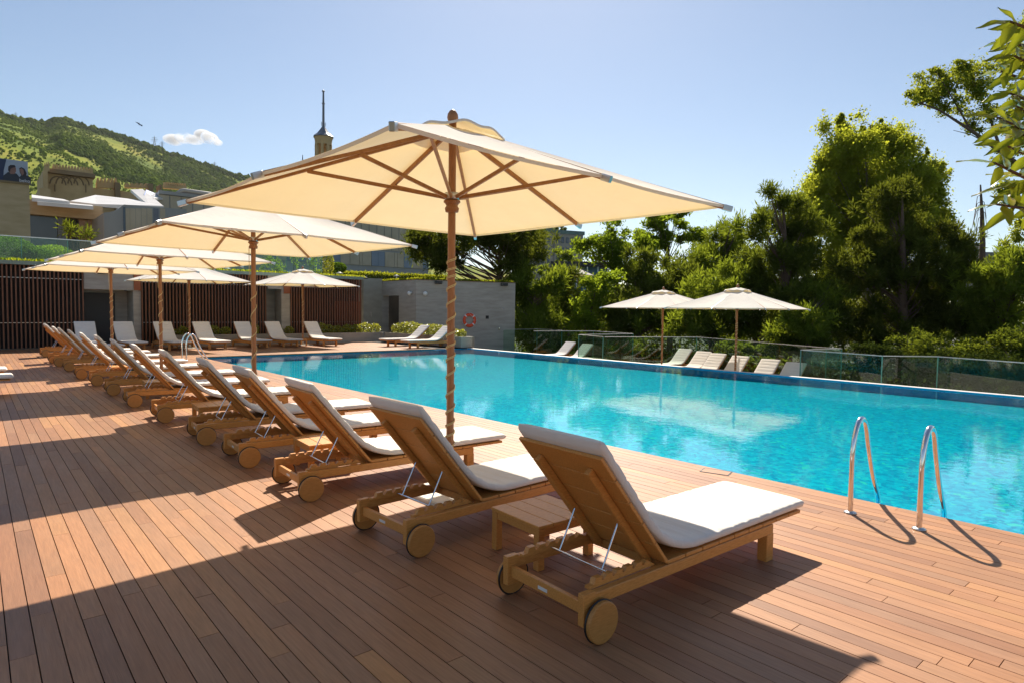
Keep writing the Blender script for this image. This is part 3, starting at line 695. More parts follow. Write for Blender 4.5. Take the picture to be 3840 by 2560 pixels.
for px, py, hh, lb in ((1000, 955, .9, 'thin sapling behind the roof glass, beside the second umbrella pole'), (1100, 950, 1.0, 'thin sapling behind the middle of the roof glass'), (1175, 955, .9, 'thin sapling close to the end of the roof glass'), (1035, 975, .6, 'low whippy shrub behind the roof glass between two saplings')):
    c = Vector(yb(px, py, 33.6)); rt_ = empty('sapling', (c.x, c.y, 3.3), 0, lb, 'sapling', 'young plants behind the roof glass')
    t = MB().tube([(0, 0, 0), (.03, .02, hh*.6), (.0, .04, hh*1.3)], [.02, .014, .006], 6).build('trunk', M['bark'], rt_)
    cl = RNG.normal(size=(9, 3))*np.array([.24, .2, .36])*hh+np.array([0, 0, hh*.95]); C = (cl[:, None, :]+RNG.normal(size=(9, 45, 3))*.10).reshape(-1, 3)
    scatter_obj('crown', C, .10, M['locust'], rt_)
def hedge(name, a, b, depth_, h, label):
    a = np.array(a); b = np.array(b); L = np.linalg.norm(b-a); n = int(L*900); t = RNG.random(n)
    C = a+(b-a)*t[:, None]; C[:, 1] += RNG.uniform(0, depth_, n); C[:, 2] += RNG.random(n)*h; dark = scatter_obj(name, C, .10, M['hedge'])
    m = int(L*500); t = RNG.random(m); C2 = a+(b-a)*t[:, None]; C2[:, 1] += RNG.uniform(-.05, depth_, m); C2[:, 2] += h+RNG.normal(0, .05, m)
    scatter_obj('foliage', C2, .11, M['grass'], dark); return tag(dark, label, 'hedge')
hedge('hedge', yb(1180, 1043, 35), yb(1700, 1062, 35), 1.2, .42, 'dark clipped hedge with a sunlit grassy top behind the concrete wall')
def roof_lamp(px, py, Y, lb):
    q = on_y(px, py, Y); rt_ = empty('garden_lamp', (q.x, q.y, 3.1), 0, lb, 'garden lamp', 'white capped lamps on the pool house roof')
    MB().tube([(0, 0, 0), (0, 0, q.z-3.1)], .035, 8).build('post', M['steel_dull'], rt_)
    MB().lathe([(.20, 0), (.21, .012), (.05, .085), (.0, .09)], 20, (0, 0, q.z-3.1)).build('lamp_shade', M['lamp_white'], rt_)
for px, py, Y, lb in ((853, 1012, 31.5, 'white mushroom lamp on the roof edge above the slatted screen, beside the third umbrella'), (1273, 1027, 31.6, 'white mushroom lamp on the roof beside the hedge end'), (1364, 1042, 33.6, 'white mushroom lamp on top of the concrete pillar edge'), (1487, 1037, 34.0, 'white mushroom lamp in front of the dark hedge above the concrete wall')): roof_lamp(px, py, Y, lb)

# concrete wall with doorway
wl = empty('concrete_wall', (18.3, 29.4, 0), 0, 'grey board marked concrete wall with a dark doorway, bending towards the pool corner', 'wall')
WT = 1.7+1.35*KW; XW = 16.272*KW; CY = 26.2*KW
def on_x(px, X):
    d = ray(px, 1150); return d.y*(X/d.x)
yd = on_x(1497, XW+.02)
m = MB(); m.box(XW, XW+.43, CY, yd, 0, WT); m.box(XW, XW+.43, yd, WY-.11, 2.40, WT); m.box(XW, XW+.43, WY-.1, WY+2, 0, WT)
A = Vector((XW, CY, 0)); B = Vector((21.26*KW, 24.69*KW, 0)); d = (B-A).normalized(); nrm = Vector((-d.y, d.x, 0))
m.prism([(A.x, A.y), (B.x, B.y), (B.x+nrm.x*.4, B.y+nrm.y*.4), (XW+.42, CY-.01)], WT+1.9-.004, Matrix.Translation((0, 0, -1.9)))
def attach(o, root): o.parent = root; o.matrix_parent_inverse = Matrix.Translation(-Vector(root.location)); return o
attach(m.build('wall', M['concrete']), wl)
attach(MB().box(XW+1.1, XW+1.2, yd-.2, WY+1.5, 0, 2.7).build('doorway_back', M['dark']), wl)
attach(MB().prism([(XW-.02, CY-.05), (B.x+.02, B.y-.05), (B.x+.16, B.y+.42), (XW+.48, CY+.4), (XW+.48, WY+2), (XW-.02, WY+2)], .03, Matrix.Translation((0, 0, WT+.002))).build('coping', M['castle_dark']), wl)
n = 4000; tt = RNG.random(n); C = np.empty((n, 3)); C[:, 0] = A.x+(B.x-A.x)*tt; C[:, 1] = A.y+(B.y-A.y)*tt+.25; C[:, 2] = WT+.08+RNG.normal(0, .03, n)
C[:1500, 0] = XW+.23; C[:1500, 1] = RNG.uniform(CY, WY+2, 1500); C += RNG.normal(0, .06, (n, 3))*np.array([1, 1, .2])
tag(scatter_obj('wall_top_grass', C, .11, M['grass']), 'thin strip of bright grass along the top of the concrete wall', 'grass', kind='stuff')
def on_wall(px, py, off=.0):
    r = ray(px, py); den = r.dot(nrm); t = (A-O).dot(nrm)/den; q = O+r*t; return q-nrm*off
Wx = d; Wn = -nrm; WM = lambda q: frame(q, Wx, Vector((0, 0, 1)))       # local x along wall, y up, z out of wall
def wthing(name, px, py, label, cat, group=None):
    q = on_wall(px, py); e = empty(name, q, 0, label, cat, group); e.rotation_euler = frame((0, 0, 0), Wx, (0, 0, 1)).to_euler(); return e
for px, py, lb in ((1641, 1060, 'black loudspeaker box on the concrete wall, beside the big umbrella pole'), (1887, 1068, 'black loudspeaker box at the free end of the concrete wall')):
    e = wthing('loudspeaker', px, py, lb, 'loudspeaker', 'loudspeakers on the concrete wall')
    MB().box(-.19, .19, -.085, .085, .07, .27, .015).build('cabinet', M['black'], e); MB().box(-.05, .05, -.03, .03, .0, .07).build('bracket', M['black'], e)
e = empty('loudspeaker', (3.95, BY-.02, 2.98), 0, 'black loudspeaker box on the lintel of the grey doorway behind the fourth umbrella', 'loudspeaker', 'loudspeakers on the concrete wall')
MB().box(-.2, .2, -.22, -.03, -.1, .08, .015).build('cabinet', M['black'], e); MB().box(-.05, .05, -.03, .02, -.03, .03).build('bracket', M['black'], e)
q = on_wall(1759, 1201)
e = wthing('lifebuoy', 1759, 1201, 'red and white lifebuoy ring hung on the concrete wall', 'lifebuoy')
t = MB(); NR = 40; V = []; Fc = []
for i in range(NR):
    a = 2*PI*i/NR
    for k in range(12):
        b = 2*PI*k/12; r = .31+.085*math.cos(b); V.append((r*math.cos(a), r*math.sin(a), .075+.055*math.sin(b)))
for i in range(NR):
    for k in range(12): Fc.append((i*12+k, ((i+1) % NR)*12+k, ((i+1) % NR)*12+(k+1) % 12, i*12+(k+1) % 12))
t.add(V, Fc, True).build('ring', M['red'], e)
for a0 in (45, 135, 225, 315):
    V = []; Fc = []
    for i in range(4):
        a = R(a0-6+i*4)
        for k in range(12):
            b = 2*PI*k/12; r = .31+.0875*math.cos(b); V.append((r*math.cos(a), r*math.sin(a), .075+.0575*math.sin(b)))
    for i in range(3):
        for k in range(12): Fc.append((i*12+k, (i+1)*12+k, (i+1)*12+(k+1) % 12, i*12+(k+1) % 12))
    MB().add(V, Fc, True).build('band', M['white'], e)
rp = MB(); pts = []
for i in range(41):
    a = 2*PI*i/40; rr = .405+.03*abs(math.sin(2*a-PI/2)); pts.append((rr*math.cos(a), rr*math.sin(a)-.02*(1 if math.sin(a) < 0 else 0), .08))
rp.tube(pts, .008, 5, False); rp.tube([(-.05, .41, .1), (.12, .2, .15), (.2, -.0, .14), (.41, -.02, .1)], .008, 5); rp.build('rope', M['white'], e)
for px, py, lb in ((1543, 1099, 'white round wall light beside the bend of the concrete wall, above the doorway'), (1592, 1099, 'white round wall light on the concrete wall, close to the umbrella pole')):
    if px < 1560:
        e = empty('wall_lamp', (XW, on_x(px, XW), 2.54), R(-90), lb, 'wall lamp', 'white wall lights'); e.rotation_euler = frame((0, 0, 0), (0, -1, 0), (0, 0, 1)).to_euler()
    else: e = wthing('wall_lamp', px, py, lb, 'wall lamp', 'white wall lights')
    MB().lathe([(.0, .0), (.06, .0), (.05, .06), (.0, .06)], 14).build('mount', M['white'], e)
    MB().lathe([(.0, .0), (.07, .0), (.115, .04), (.12, .1), (.08, .16), (.0, .185)], 20, (0, 0, 0), frame((0, -.02, .07), (1, 0, 0), (0, .95, .3))).build('lamp_head', M['white'], e)
e = wthing('wall_vent', 1827, 1190, 'small square dark vent in the concrete wall beside the lifebuoy', 'vent'); MB().box(-.09, .09, -.09, .09, 0, .015).build('grille', M['dark'], e)
e = wthing('outdoor_shower', 1878, 1158, 'thin chrome shower arm with its mixer on the concrete wall past the vent', 'shower')
MB().tube([(-.1, .04, 0), (-.1, .04, .12), (.0, .03, .28), (.05, -.0, .32)], .011, 8).build('shower_arm', M['steel'], e); MB().lathe([(.0, 0), (.05, 0), (.03, .03), (.0, .03)], 14, (0, 0, 0), frame((.05, -.02, .32), (1, 0, 0), (0, 0, -1))).build('shower_head', M['steel'], e)
MB().box(-.14, -.06, -1.20, -1.06, 0, .06, .01).build('mixer', M['steel'], e)
e = empty('wall_switch', (15.62*KW, WY-.1, 1.31), 0, 'small metal switch plate on the concrete pillar', 'switch'); MB().box(-.05, .05, -.02, 0, -.12, .12).build('plate', M['steel_dull'], e)

# planter
pl = empty('concrete_planter', (14, 28.3, 0), 0, 'long low pale concrete planter trough full of yellow green shrubs along the wall', 'planter')
m = MB(); PH = .46
m.box(5.9, 15.9, 28.72, 28.84, 0, PH); m.box(15.78, 15.9, 28.6, 28.72, 0, PH)
pa, pb = Vector((15.9, 28.72, 0)), Vector((16.45, 22.72, 0)); dr = (pb-pa).normalized(); pn = Vector((dr.y, -dr.x, 0))
def pr4(mb, a, b, n_, w0, w1, z0, z1):
    mb.prism([(a.x+n_.x*w0, a.y+n_.y*w0), (b.x+n_.x*w0, b.y+n_.y*w0), (b.x+n_.x*w1, b.y+n_.y*w1), (a.x+n_.x*w1, a.y+n_.y*w1)][::1], z1-z0, Matrix.Translation((0, 0, z0)))
pn = Vector((-dr.y, dr.x, 0))
pr4(m, pa, pb, pn, 0, .12, 0, PH); pr4(m, pb-dr*.12, pb, pn, .12, .75, 0, PH); pr4(m, pa, pb, pn, .66, .78, -.2, PH-.004)
attach(m.build('trough', M['concrete_pale']), pl)
s = MB(); s.box(6, 15.8, 28.84, 29.5, .1, PH-.06); pr4(s, pa, pb-dr*.12, pn, .121, .659, .1, PH-.06); attach(s.build('soil', M['earth']), pl)
shr = []
for i, (x0, sz) in enumerate(((6.2, .2), (6.7, .22), (7.9, .24), (8.4, .2), (9.5, .3), (10.6, .26), (11.2, .2), (12.7, .30), (13.15, .24), (13.6, .22), (14.1, .25), (14.6, .24), (15.1, .30), (15.6, .28))):
    shr.append((x0, 29.1, sz))
for f_, sz in ((.12, .3), (.22, .34), (.32, .36), (.42, .3), (.52, .3), (.60, .33), (.68, .3), (.77, .3), (.86, .21), (.93, .20)):
    q = pa.lerp(pb, f_)+pn*.38; shr.append((q.x, q.y, sz))
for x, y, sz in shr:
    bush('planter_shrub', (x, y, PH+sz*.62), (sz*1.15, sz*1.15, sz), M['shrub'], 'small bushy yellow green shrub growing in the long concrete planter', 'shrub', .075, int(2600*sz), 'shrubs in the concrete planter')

# ------------------------------------------------------------------ glass fences on the lower terrace
def fence(pts, label, base=TZ, top=.6):
    p0 = Vector((pts[0][0], pts[0][1], base)); root = empty('glass_fence', p0, 0, label, 'fence', 'glass fences round the lower terrace')
    for a, b in zip(pts, pts[1:]):
        a = Vector((a[0], a[1], 0)); b = Vector((b[0], b[1], 0)); L = (b-a).length; k = max(1, round(L/1.9)); dr_ = (b-a)/L
        for i in range(k):
            q0 = a+dr_*(L*i/k+.012); q1 = a+dr_*(L*(i+1)/k-.012)
            g = MB(); g.bar(q0+Vector((0, 0, (base+top)/2)), q1+Vector((0, 0, (base+top)/2)), .017, top-base-.02); attach(g.build('glass_panel', M['glass']), root)
        r = MB(); r.bar(a+Vector((0, 0, top+.010)), b+Vector((0, 0, top+.010)), .036, .022); attach(r.build('rail', M['steel_dull']), root)
    for q in pts[1:]:
        attach(MB().box(q[0]-.012, q[0]+.012, q[1]-.012, q[1]+.012, base, top-.005).build('post', M['glass_edge']), root)
fence([(22.0, 26.5), (24.56, 26.56), (24.6, 24.6)], 'short glass fence behind the end of the concrete wall')
fence([(22.05, 24.1), (25.39, 23.0), (24.33, 19.46), (20.79, 19.71), (20.21, 17.75)], 'glass fence with a chrome rail round the pair of loungers by the wall')
fence([(20.21, 17.66), (24.07, 15.75), (21.06, 8.94), (20.99, 8.44), (19.03, 8.83)], 'long glass fence with a chrome rail behind the six terrace loungers')
fence([(19.0, 8.75), (18.43, 6.37), (19.61, 5.42), (18.95, 3.3), (18.3, .2), (18.0, -3)], 'stepped glass fence with a chrome rail beside the pool lip, past the terrace loungers')

# ------------------------------------------------------------------ trees
def tree(name, label, cat, ells, depth, base, leaf, bark, boughs=(), size=None, dens=1.0, trunk_r=.22, group=None, aspect=.42, trunk_top=None, clump=.30, limbs=True, bz=-2.0, pine=False, strand=False):
    """ells: (x, y, w, h) in photo display pixels seen at this distance -> real ellipsoid masses of leaves"""
    bp = dd(base[0], base[1], depth); root = empty(name, (bp.x, bp.y, bz), 0, label, cat, group)
    size = size or (.0078 if pine else .0048)*depth; Cs = []; Ds = []; cents = []
    k = SC/F_PX*depth
    for (x, y, w_, h_) in ells:
        c = np.array(dd(x, y, depth+RNG.uniform(-.04, .04)*depth)); rx, rz = w_*k/2, h_*k/2; ry = max(rx*.75, rz*.7)
        n = int(w_*h_*(.30 if pine else .34)*dens); ncl = max(9, int((w_*h_)**.5*(.62 if pine else .40)))
        nb = max(5, int((w_*h_)**.5*(.13 if pine else .12))); v = RNG.normal(size=(nb, 3)); v /= np.linalg.norm(v, axis=1)[:, None]; rad = RNG.uniform(.1, 1, nb)**(1/2.0)*RNG.choice([1, 1, 1, 1.22], nb)
        bc = v*rad[:, None]*np.array([rx, ry, rz])*.80; br = .34*min(rx, rz)*RNG.uniform(.6, 1.35, nb); bi = RNG.integers(0, nb, ncl)
        cl = bc[bi]+RNG.normal(size=(ncl, 3))*br[bi][:, None]*(np.array([.95, .95, .42]) if pine else np.array([.8, .8, .8]) if strand else np.array([.75, .75, .6]))
        cents += [c+q for q in bc[:max(4, int((w_*h_)**.5*.09))]]
        wts = RNG.gamma(1.6, 1, ncl); pick = RNG.choice(ncl, n, p=wts/wts.sum()); sp = .0058*depth if pine else clump*.8*min(rx, rz); off = RNG.normal(size=(n, 3))*sp*(np.array([.8, .8, 1]) if pine else np.array([.75, .75, 1.05]) if strand else np.array([1, 1, .75])); Cs.append(c+cl[pick]+off); Ds.append(off/sp+np.array([0, 0, .45])+RNG.normal(size=(n, 3))*.3)
    C = np.concatenate(Cs); Dv = np.concatenate(Ds); ok = C[:, 2] > bz+.2; C = C[ok] - np.array(root.location); Dv = Dv[ok] if pine else None
    tt_ = trunk_top or (sum(e[0] for e in ells)/len(ells), min(e[1] for e in ells)+20)
    tp = dd(tt_[0], tt_[1], depth)-Vector(root.location)
    mb = MB(); H = tp.z; tr_pts = [Vector((0, 0, -.1)), Vector((tp.x*.2, tp.y*.2, H*.35)), Vector((tp.x*.6, tp.y*.6, H*.7)), tp]
    mb.tube(tr_pts, [trunk_r*1.2, trunk_r, trunk_r*.6, trunk_r*.12], 9)
    if limbs:
        for q in cents[:60]:
            q = Vector(q)-Vector(root.location); f_ = max(.15, min(.9, (q.z-.12*H)/H*.85)); i = 0 if f_ < .35 else (1 if f_ < .7 else 2)
            lo, hi = (0, .35, .7)[i], (.35, .7, 1)[i]; s0 = tr_pts[i].lerp(tr_pts[i+1], (f_-lo)/(hi-lo)); mid = s0.lerp(q, .5)+Vector((0, 0, -.05*H*.3))
            mb.tube([s0, mid, q], [trunk_r*.22, trunk_r*.12, .015], 5, False)
    for bg_ in boughs:
        pt = [dd(x, y, depth)-Vector(root.location) for x, y, _ in bg_]; mb.tube(pt, [w__*k/2 for _, _, w__ in bg_], 6, False)
    mb.build('trunk', bark, root); scatter_obj('crown', C, size, leaf, root, .2 if pine else aspect, dirs=Dv)
    return root
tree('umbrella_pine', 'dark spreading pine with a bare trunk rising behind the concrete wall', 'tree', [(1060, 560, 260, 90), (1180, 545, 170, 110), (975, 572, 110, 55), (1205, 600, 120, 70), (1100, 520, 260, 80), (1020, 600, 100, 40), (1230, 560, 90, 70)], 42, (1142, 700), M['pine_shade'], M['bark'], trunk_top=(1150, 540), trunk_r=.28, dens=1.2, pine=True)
tree('bushy_pine', 'bushy olive green pine just beyond the end of the concrete wall', 'tree', [(1235, 700, 110, 120), (1200, 690, 70, 150), (1262, 650, 90, 80), (1210, 750, 90, 120), (1270, 735, 90, 100), (1195, 640, 60, 70)], 40, (1225, 790), M['pine'], M['bark'], dens=1.2, pine=True)
tree('broadleaf_tree', 'bright green feathery tree beside the distant apartment block', 'tree', [(1395, 570, 130, 90), (1345, 560, 60, 60), (1440, 610, 100, 80), (1410, 530, 50, 60), (1460, 560, 90, 60)], 48, (1420, 760), M['locust'], M['bark'], dens=1.1, clump=.26, aspect=.5)
tree('broadleaf_tree', 'bright feathery tree whose top touches the hem of the big umbrella', 'tree', [(1540, 515, 180, 60), (1500, 555, 130, 60), (1590, 545, 100, 60), (1560, 490, 110, 40), (1475, 530, 60, 60)], 54, (1540, 760), M['locust'], M['bark'], dens=1.15, clump=.24, aspect=.5)
tree('leafy_tree', 'pale green leafy tree low in front of the dark pines, above the glass fence', 'tree', [(1375, 660, 90, 70), (1345, 700, 90, 80), (1330, 745, 70, 70), (1400, 640, 60, 60)], 41, (1350, 790), M['locust'], M['bark'], dens=.9, aspect=.5)
PG = 'pines beyond the lower terrace'
pines = [('dark green pine behind the glass, between the bushy pine and the pale leafy tree', [(1300, 690, 110, 110), (1290, 760, 110, 90), (1310, 640, 70, 60)], 44, (1300, 800), 'pine_dark'),
 ('broad dark pine filling the view behind the farther terrace umbrella', [(1480, 640, 190, 120), (1430, 700, 150, 130), (1550, 650, 150, 120), (1490, 740, 200, 90), (1400, 760, 120, 70)], 44, (1470, 800), 'pine_dark'),
 ('pine with sparse spiky tips standing against the sky between the two umbrellas', [(1658, 540, 70, 50), (1690, 515, 28, 50), (1640, 590, 150, 80), (1690, 560, 70, 60), (1610, 600, 80, 70), (1660, 520, 30, 30)], 50, (1650, 790), 'pine'),
 ('wide olive green pine behind the peak of the nearer terrace umbrella', [(1620, 690, 200, 110), (1570, 720, 130, 110), (1680, 640, 140, 90), (1650, 760, 180, 80)], 41, (1640, 800), 'pine'),
 ('dark pine between the nearer terrace umbrella and the tall pines', [(1745, 650, 120, 130), (1720, 720, 130, 110), (1770, 740, 110, 110), (1730, 590, 80, 70)], 40, (1740, 800), 'pine_dark'),
 ('tall narrow pine with gaps of sky, in front of the yellow green poplar', [(1785, 460, 50, 70), (1760, 500, 50, 60), (1800, 530, 90, 90), (1830, 600, 110, 110), (1780, 590, 90, 90), (1770, 440, 30, 40), (1840, 680, 130, 120), (1740, 530, 60, 70), (1850, 520, 90, 120), (1835, 470, 50, 70)], 38, (1810, 800), 'pine_dark'),
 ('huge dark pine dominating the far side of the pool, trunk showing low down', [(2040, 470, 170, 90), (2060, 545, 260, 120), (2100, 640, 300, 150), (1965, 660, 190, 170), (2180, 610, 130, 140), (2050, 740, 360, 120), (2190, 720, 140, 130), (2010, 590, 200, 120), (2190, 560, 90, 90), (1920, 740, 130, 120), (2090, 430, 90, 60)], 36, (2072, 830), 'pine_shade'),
 ('lighter pine at the frame edge behind the glass fence', [(2310, 720, 130, 160), (2290, 650, 90, 90), (2335, 610, 70, 90), (2265, 740, 90, 110), (2350, 680, 90, 150), (2335, 585, 80, 80), (2300, 610, 60, 70), (2240, 660, 90, 110)], 33, (2300, 840), 'pine'),
 ('low olive pine boughs hanging over the glass beside the tall pines', [(1850, 740, 150, 90), (1800, 770, 110, 70), (1890, 690, 90, 90), (1870, 790, 140, 50)], 34, (1850, 830), 'pine')]
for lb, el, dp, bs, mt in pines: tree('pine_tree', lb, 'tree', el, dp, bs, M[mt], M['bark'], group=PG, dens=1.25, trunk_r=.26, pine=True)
tree('poplar_tree', 'tall yellow green poplar towering behind the dark pines', 'tree', [(1960, 350, 150, 150), (2050, 400, 220, 170), (2020, 330, 150, 90), (1920, 420, 150, 150), (2120, 440, 110, 140), (2020, 440, 240, 160), (2040, 500, 260, 150), (1890, 450, 130, 140), (2110, 470, 110, 150), (1930, 520, 170, 150), (1940, 290, 50, 80), (2010, 320, 120, 90), (1860, 520, 100, 140), (1830, 570, 90, 120), (1850, 470, 60, 90), (2140, 410, 70, 80), (1900, 640, 110, 140), (2120, 560, 120, 120), (1937, 285, 20, 70), (1955, 268, 18, 60), (2010, 290, 18, 60), (2035, 300, 18, 50), (2095, 330, 20, 60), (2128, 365, 20, 60), (2080, 335, 50, 50), (1985, 300, 24, 60), (1870, 420, 24, 70), (1850, 450, 20, 60), (2165, 420, 22, 70), (2155, 470, 40, 60)], 50, (1990, 800), M['poplar'], M['bark_pale'], dens=2.0, trunk_r=.4, aspect=.6, clump=.19, size=.18, strand=True)
tree('poplar_tree', 'tall poplar at the frame edge with one long leafy bough reaching over the sky', 'tree', [(2150, 195, 120, 70), (2125, 225, 90, 50), (2215, 190, 120, 110), (2190, 235, 130, 70), (2105, 212, 60, 45), (2250, 255, 90, 70), (2232, 300, 50, 45), (2205, 150, 80, 40), (2150, 160, 50, 40), (2255, 190, 60, 80), (2335, 60, 50, 90), (2345, 150, 60, 160), (2340, 330, 60, 130), (2330, 440, 60, 120), (2345, 560, 60, 140), (2375, 300, 80, 300), (2310, 365, 50, 70)], 22, (2400, 900), M['poplar_bough'], M['bark'], size=.09, dens=.62, trunk_r=.2, aspect=.6, trunk_top=(2390, 20), clump=.24, limbs=False,
 boughs=[[(2395, 420, 12), (2300, 350, 11), (2230, 300, 8), (2160, 255, 5), (2085, 225, 2)], [(2300, 350, 7), (2270, 260, 5), (2235, 190, 3), (2215, 140, 1.5)], [(2230, 300, 5), (2190, 230, 3), (2150, 165, 1.5)], [(2270, 330, 4), (2230, 310, 2), (2190, 300, 1)]])
for lb, el, dp, bs in (('low shrubs massed behind the glass under the huge pine', [(2160, 800, 190, 60), (2100, 790, 110, 60), (2230, 810, 130, 60)], 29, (2150, 850)),
                       ('low shrub behind the stepped glass at the frame edge', [(2310, 800, 120, 70), (2350, 810, 80, 70)], 28, (2320, 850)),
                       ('low shrubs behind the long glass fence below the nearer terrace umbrella', [(1700, 800, 170, 50), (1790, 810, 120, 50)], 34, (1730, 850)),
                       ('climbing plant with bright leaves showing through the glass by the six loungers', [(1730, 830, 80, 40), (1780, 835, 60, 40)], 27, (1750, 860)),
                       ('dark shrubs behind the glass near the wall end', [(1250, 790, 120, 60), (1350, 800, 140, 50), (1440, 800, 120, 50)], 38, (1300, 850))):
    tree('low_shrub', lb, 'shrub', el, dp, bs, M['pine_dark'], M['bark'], group='shrubs behind the glass fences', limbs=False, trunk_r=.06, bz=-2.0)
for lb, el, dp, bs in (('dark bushes right behind the stepped glass fence, past the terrace loungers', [(2000, 815, 130, 60), (2090, 830, 130, 70), (2170, 840, 120, 70)], 25, (2090, 880)), ('dark bushes behind the last glass panels at the frame edge', [(2250, 850, 130, 80), (2330, 855, 110, 90)], 23, (2290, 900))):
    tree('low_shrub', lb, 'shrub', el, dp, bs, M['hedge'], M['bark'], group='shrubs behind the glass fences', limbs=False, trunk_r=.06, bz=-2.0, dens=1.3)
# wood further back: one mass
Cs = []
for i in range(70):
    x = RNG.uniform(1180, 2420); y = 640+RNG.uniform(-10, 170) if x > 1450 else 690+RNG.uniform(-10, 110); dp = RNG.uniform(56, 66); c = np.array(dd(x, y, dp)); Cs.append(c+RNG.normal(size=(520, 3))*np.array([1.7, 1.7, 1.2]))
C = np.concatenate(Cs); C = C[C[:, 2] > -2]
tag(scatter_obj('woodland', C, .40, M['pine_dark']), 'dark mass of evergreen wood behind the separate trees', 'woodland', kind='stuff')
n = 60000; C = np.stack([RNG.uniform(18.2, 46, n), RNG.uniform(-6, 40, n), RNG.uniform(-1, 1, n)], 1); keep = (C[:, 0] > 18.9+np.clip(C[:, 1], 0, 26)*.26)
C = C[keep]; C[:, 2] = -1.95+np.abs(RNG.normal(0, .55, len(C)))*(.6+.8*np.sin(C[:, 0]*.9)*np.sin(C[:, 1]*.7))
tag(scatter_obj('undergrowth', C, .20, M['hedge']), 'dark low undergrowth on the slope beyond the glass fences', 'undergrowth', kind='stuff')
tree('small_conifer', 'small green conifer in front of the tall window bays, above the roof glass', 'tree', [(178, 527, 50, 14), (200, 533, 44, 12), (160, 521, 30, 12), (185, 538, 50, 14)], 46, (180, 570), M['pine_dark'], M['bark'], trunk_r=.08, pine=True, dens=.6, trunk_top=(176, 520))
q0, q1 = on_z(2641, 1753, 0), on_z(2747, 1768, 0); e = empty('skimmer_lid', (q0+q1)/2, 0, 'small dark edged skimmer lid set in the deck at the pool edge', 'skimmer lid'); L_ = (q1-q0).length/2; e.rotation_euler = (0, 0, math.atan2((q1-q0).y, (q1-q0).x))
MB().box(-L_, L_, -.012, .0, .001, .005).box(-L_, L_, -.19, -.178, .001, .005).box(-L_, -L_+.012, -.178, -.012, .001, .005).box(L_-.012, L_, -.178, -.012, .001, .005).build('lid_frame', M['black'], e); MB().box(-L_+.013, L_-.013, -.177, -.013, .001, .0042).build('lid', M['teak_pole'], e)
# bare trunk
bt = dd(2255, 660, 60); root = empty('bare_tree', (bt.x, bt.y, -2), 0, 'bare tree trunk with hanging twigs against the sky, past the big pine', 'tree')
tp = dd(2252, 425, 60)-Vector((bt.x, bt.y, -2)); md = dd(2257, 560, 60)-Vector((bt.x, bt.y, -2)); mb = MB().tube([(0, 0, 0), md, tp.lerp(md, .5)+Vector((.15, 0, 0)), tp], [.42, .24, .17, .06], 8)
for i in range(14):
    f_ = RNG.uniform(.2, .95); q = md.lerp(tp, f_); o = RT*RNG.uniform(-1.2, .8); mb.tube([q, q+o*.5+Vector((0, 0, -.2)), q+o+Vector((0, 0, -RNG.uniform(1.2, 3)))], [.035, .03, .015], 4, False)
mb.build('trunk', M['bark'], root)

# magnolia close to the camera, at the frame edge
mb_ = dd(2440, 420, 3.4)
mg = empty('magnolia', (mb_.x+.05, mb_.y-.05, 0), 0, 'magnolia with large glossy leaves reaching into the frame close to the camera', 'tree')
def P3(x, y, dp): return dd(x, y, dp)-Vector(mg.location)
tk = MB().tube([(0, 0, 0), (-.03, .02, 1.2), P3(2440, 420, 3.4), P3(2400, 150, 3.4), P3(2390, -120, 3.4)], [.07, .06, .045, .035, .02], 10)
twigs = [((2400, 100), (2310, 95)), ((2395, 180), (2300, 165)), ((2400, 230), (2320, 215)), ((2400, 300), (2290, 270)), ((2410, 360), (2300, 330)), ((2420, 420), (2285, 375)), ((2420, 470), (2290, 470)), ((2400, 60), (2320, 50)), ((2400, 330), (2330, 290)), ((2420, 400), (2320, 430)), ((2400, 140), (2330, 130)), ((2400, 260), (2335, 245))]
LV = []; LF = []; LR = []
def leaf(base, dirv, L, Wd, nv, cup):
    d = dirv.normalized(); s = d.cross(nv).normalized(); n = s.cross(d).normalized(); k = len(LV); m_ = 9
    for i in range(m_+1):
        t = i/m_; wv = Wd*(math.sin(PI*min(1, t**.85))**.8)*(1-.25*t)+.0005; c = base+d*(L*t)-n*(L*.22*t*t)
        for f_ in (-1, -.5, 0, .5, 1): LV.append(c+s*(wv*f_*.5)+n*(cup*Wd*abs(f_)**1.3*.5)+n*(.004*math.sin(t*9+f_*3)))
    for i in range(m_):
        for j in range(4): o = k+i*5+j; LF.append((o, o+1, o+6, o+5))
    LR.extend([random.random()]*(m_*4))
rr = random.Random(5)
for (a, b) in twigs:
    dp = 3.1+rr.uniform(-.35, .35); p0 = P3(a[0], a[1], dp+.1); p1 = P3(b[0], b[1], dp); mid = p0.lerp(p1, .5)+Vector((0, 0, -.02)); tk.tube([p0, mid, p1], [.010, .008, .005], 6)
    for i in range(9):
        t = .15+.85*i/8; q = p0.lerp(p1, t)+(mid-p0.lerp(p1, .5))*(4*t*(1-t)); out = (p1-p0).normalized(); ang = i*2.4+rr.uniform(-.4, .4)
        side = RT*0+out.cross(Vector((0, 0, 1))).normalized(); dv = out*rr.uniform(.5, 1.0)+side*math.cos(ang)*.9+Vector((0, 0, 1))*(math.sin(ang)*.6-.1)
        leaf(q, dv, rr.uniform(.105, .165), rr.uniform(.045, .064), (Vector((rr.uniform(-.5, .5), rr.uniform(-.5, .5), .55))-FW*rr.uniform(.2, 1.1)), rr.uniform(.05, .25))
tk.build('trunk', M['bark'], mg)
np_mesh('leaves', np.array([tuple(v) for v in LV]), np.array(LF), M['magnolia'], mg, True, np.array(LR))

# ------------------------------------------------------------------ background city
def X_(px, Y): return on_y(px, 1150, Y).x
def Z_(px, py, Y): return on_y(px, py, Y).z
def bld(name, px, Y, label, cat='building'): return empty(name, (X_(px, Y), Y, 0), 0, label, cat)
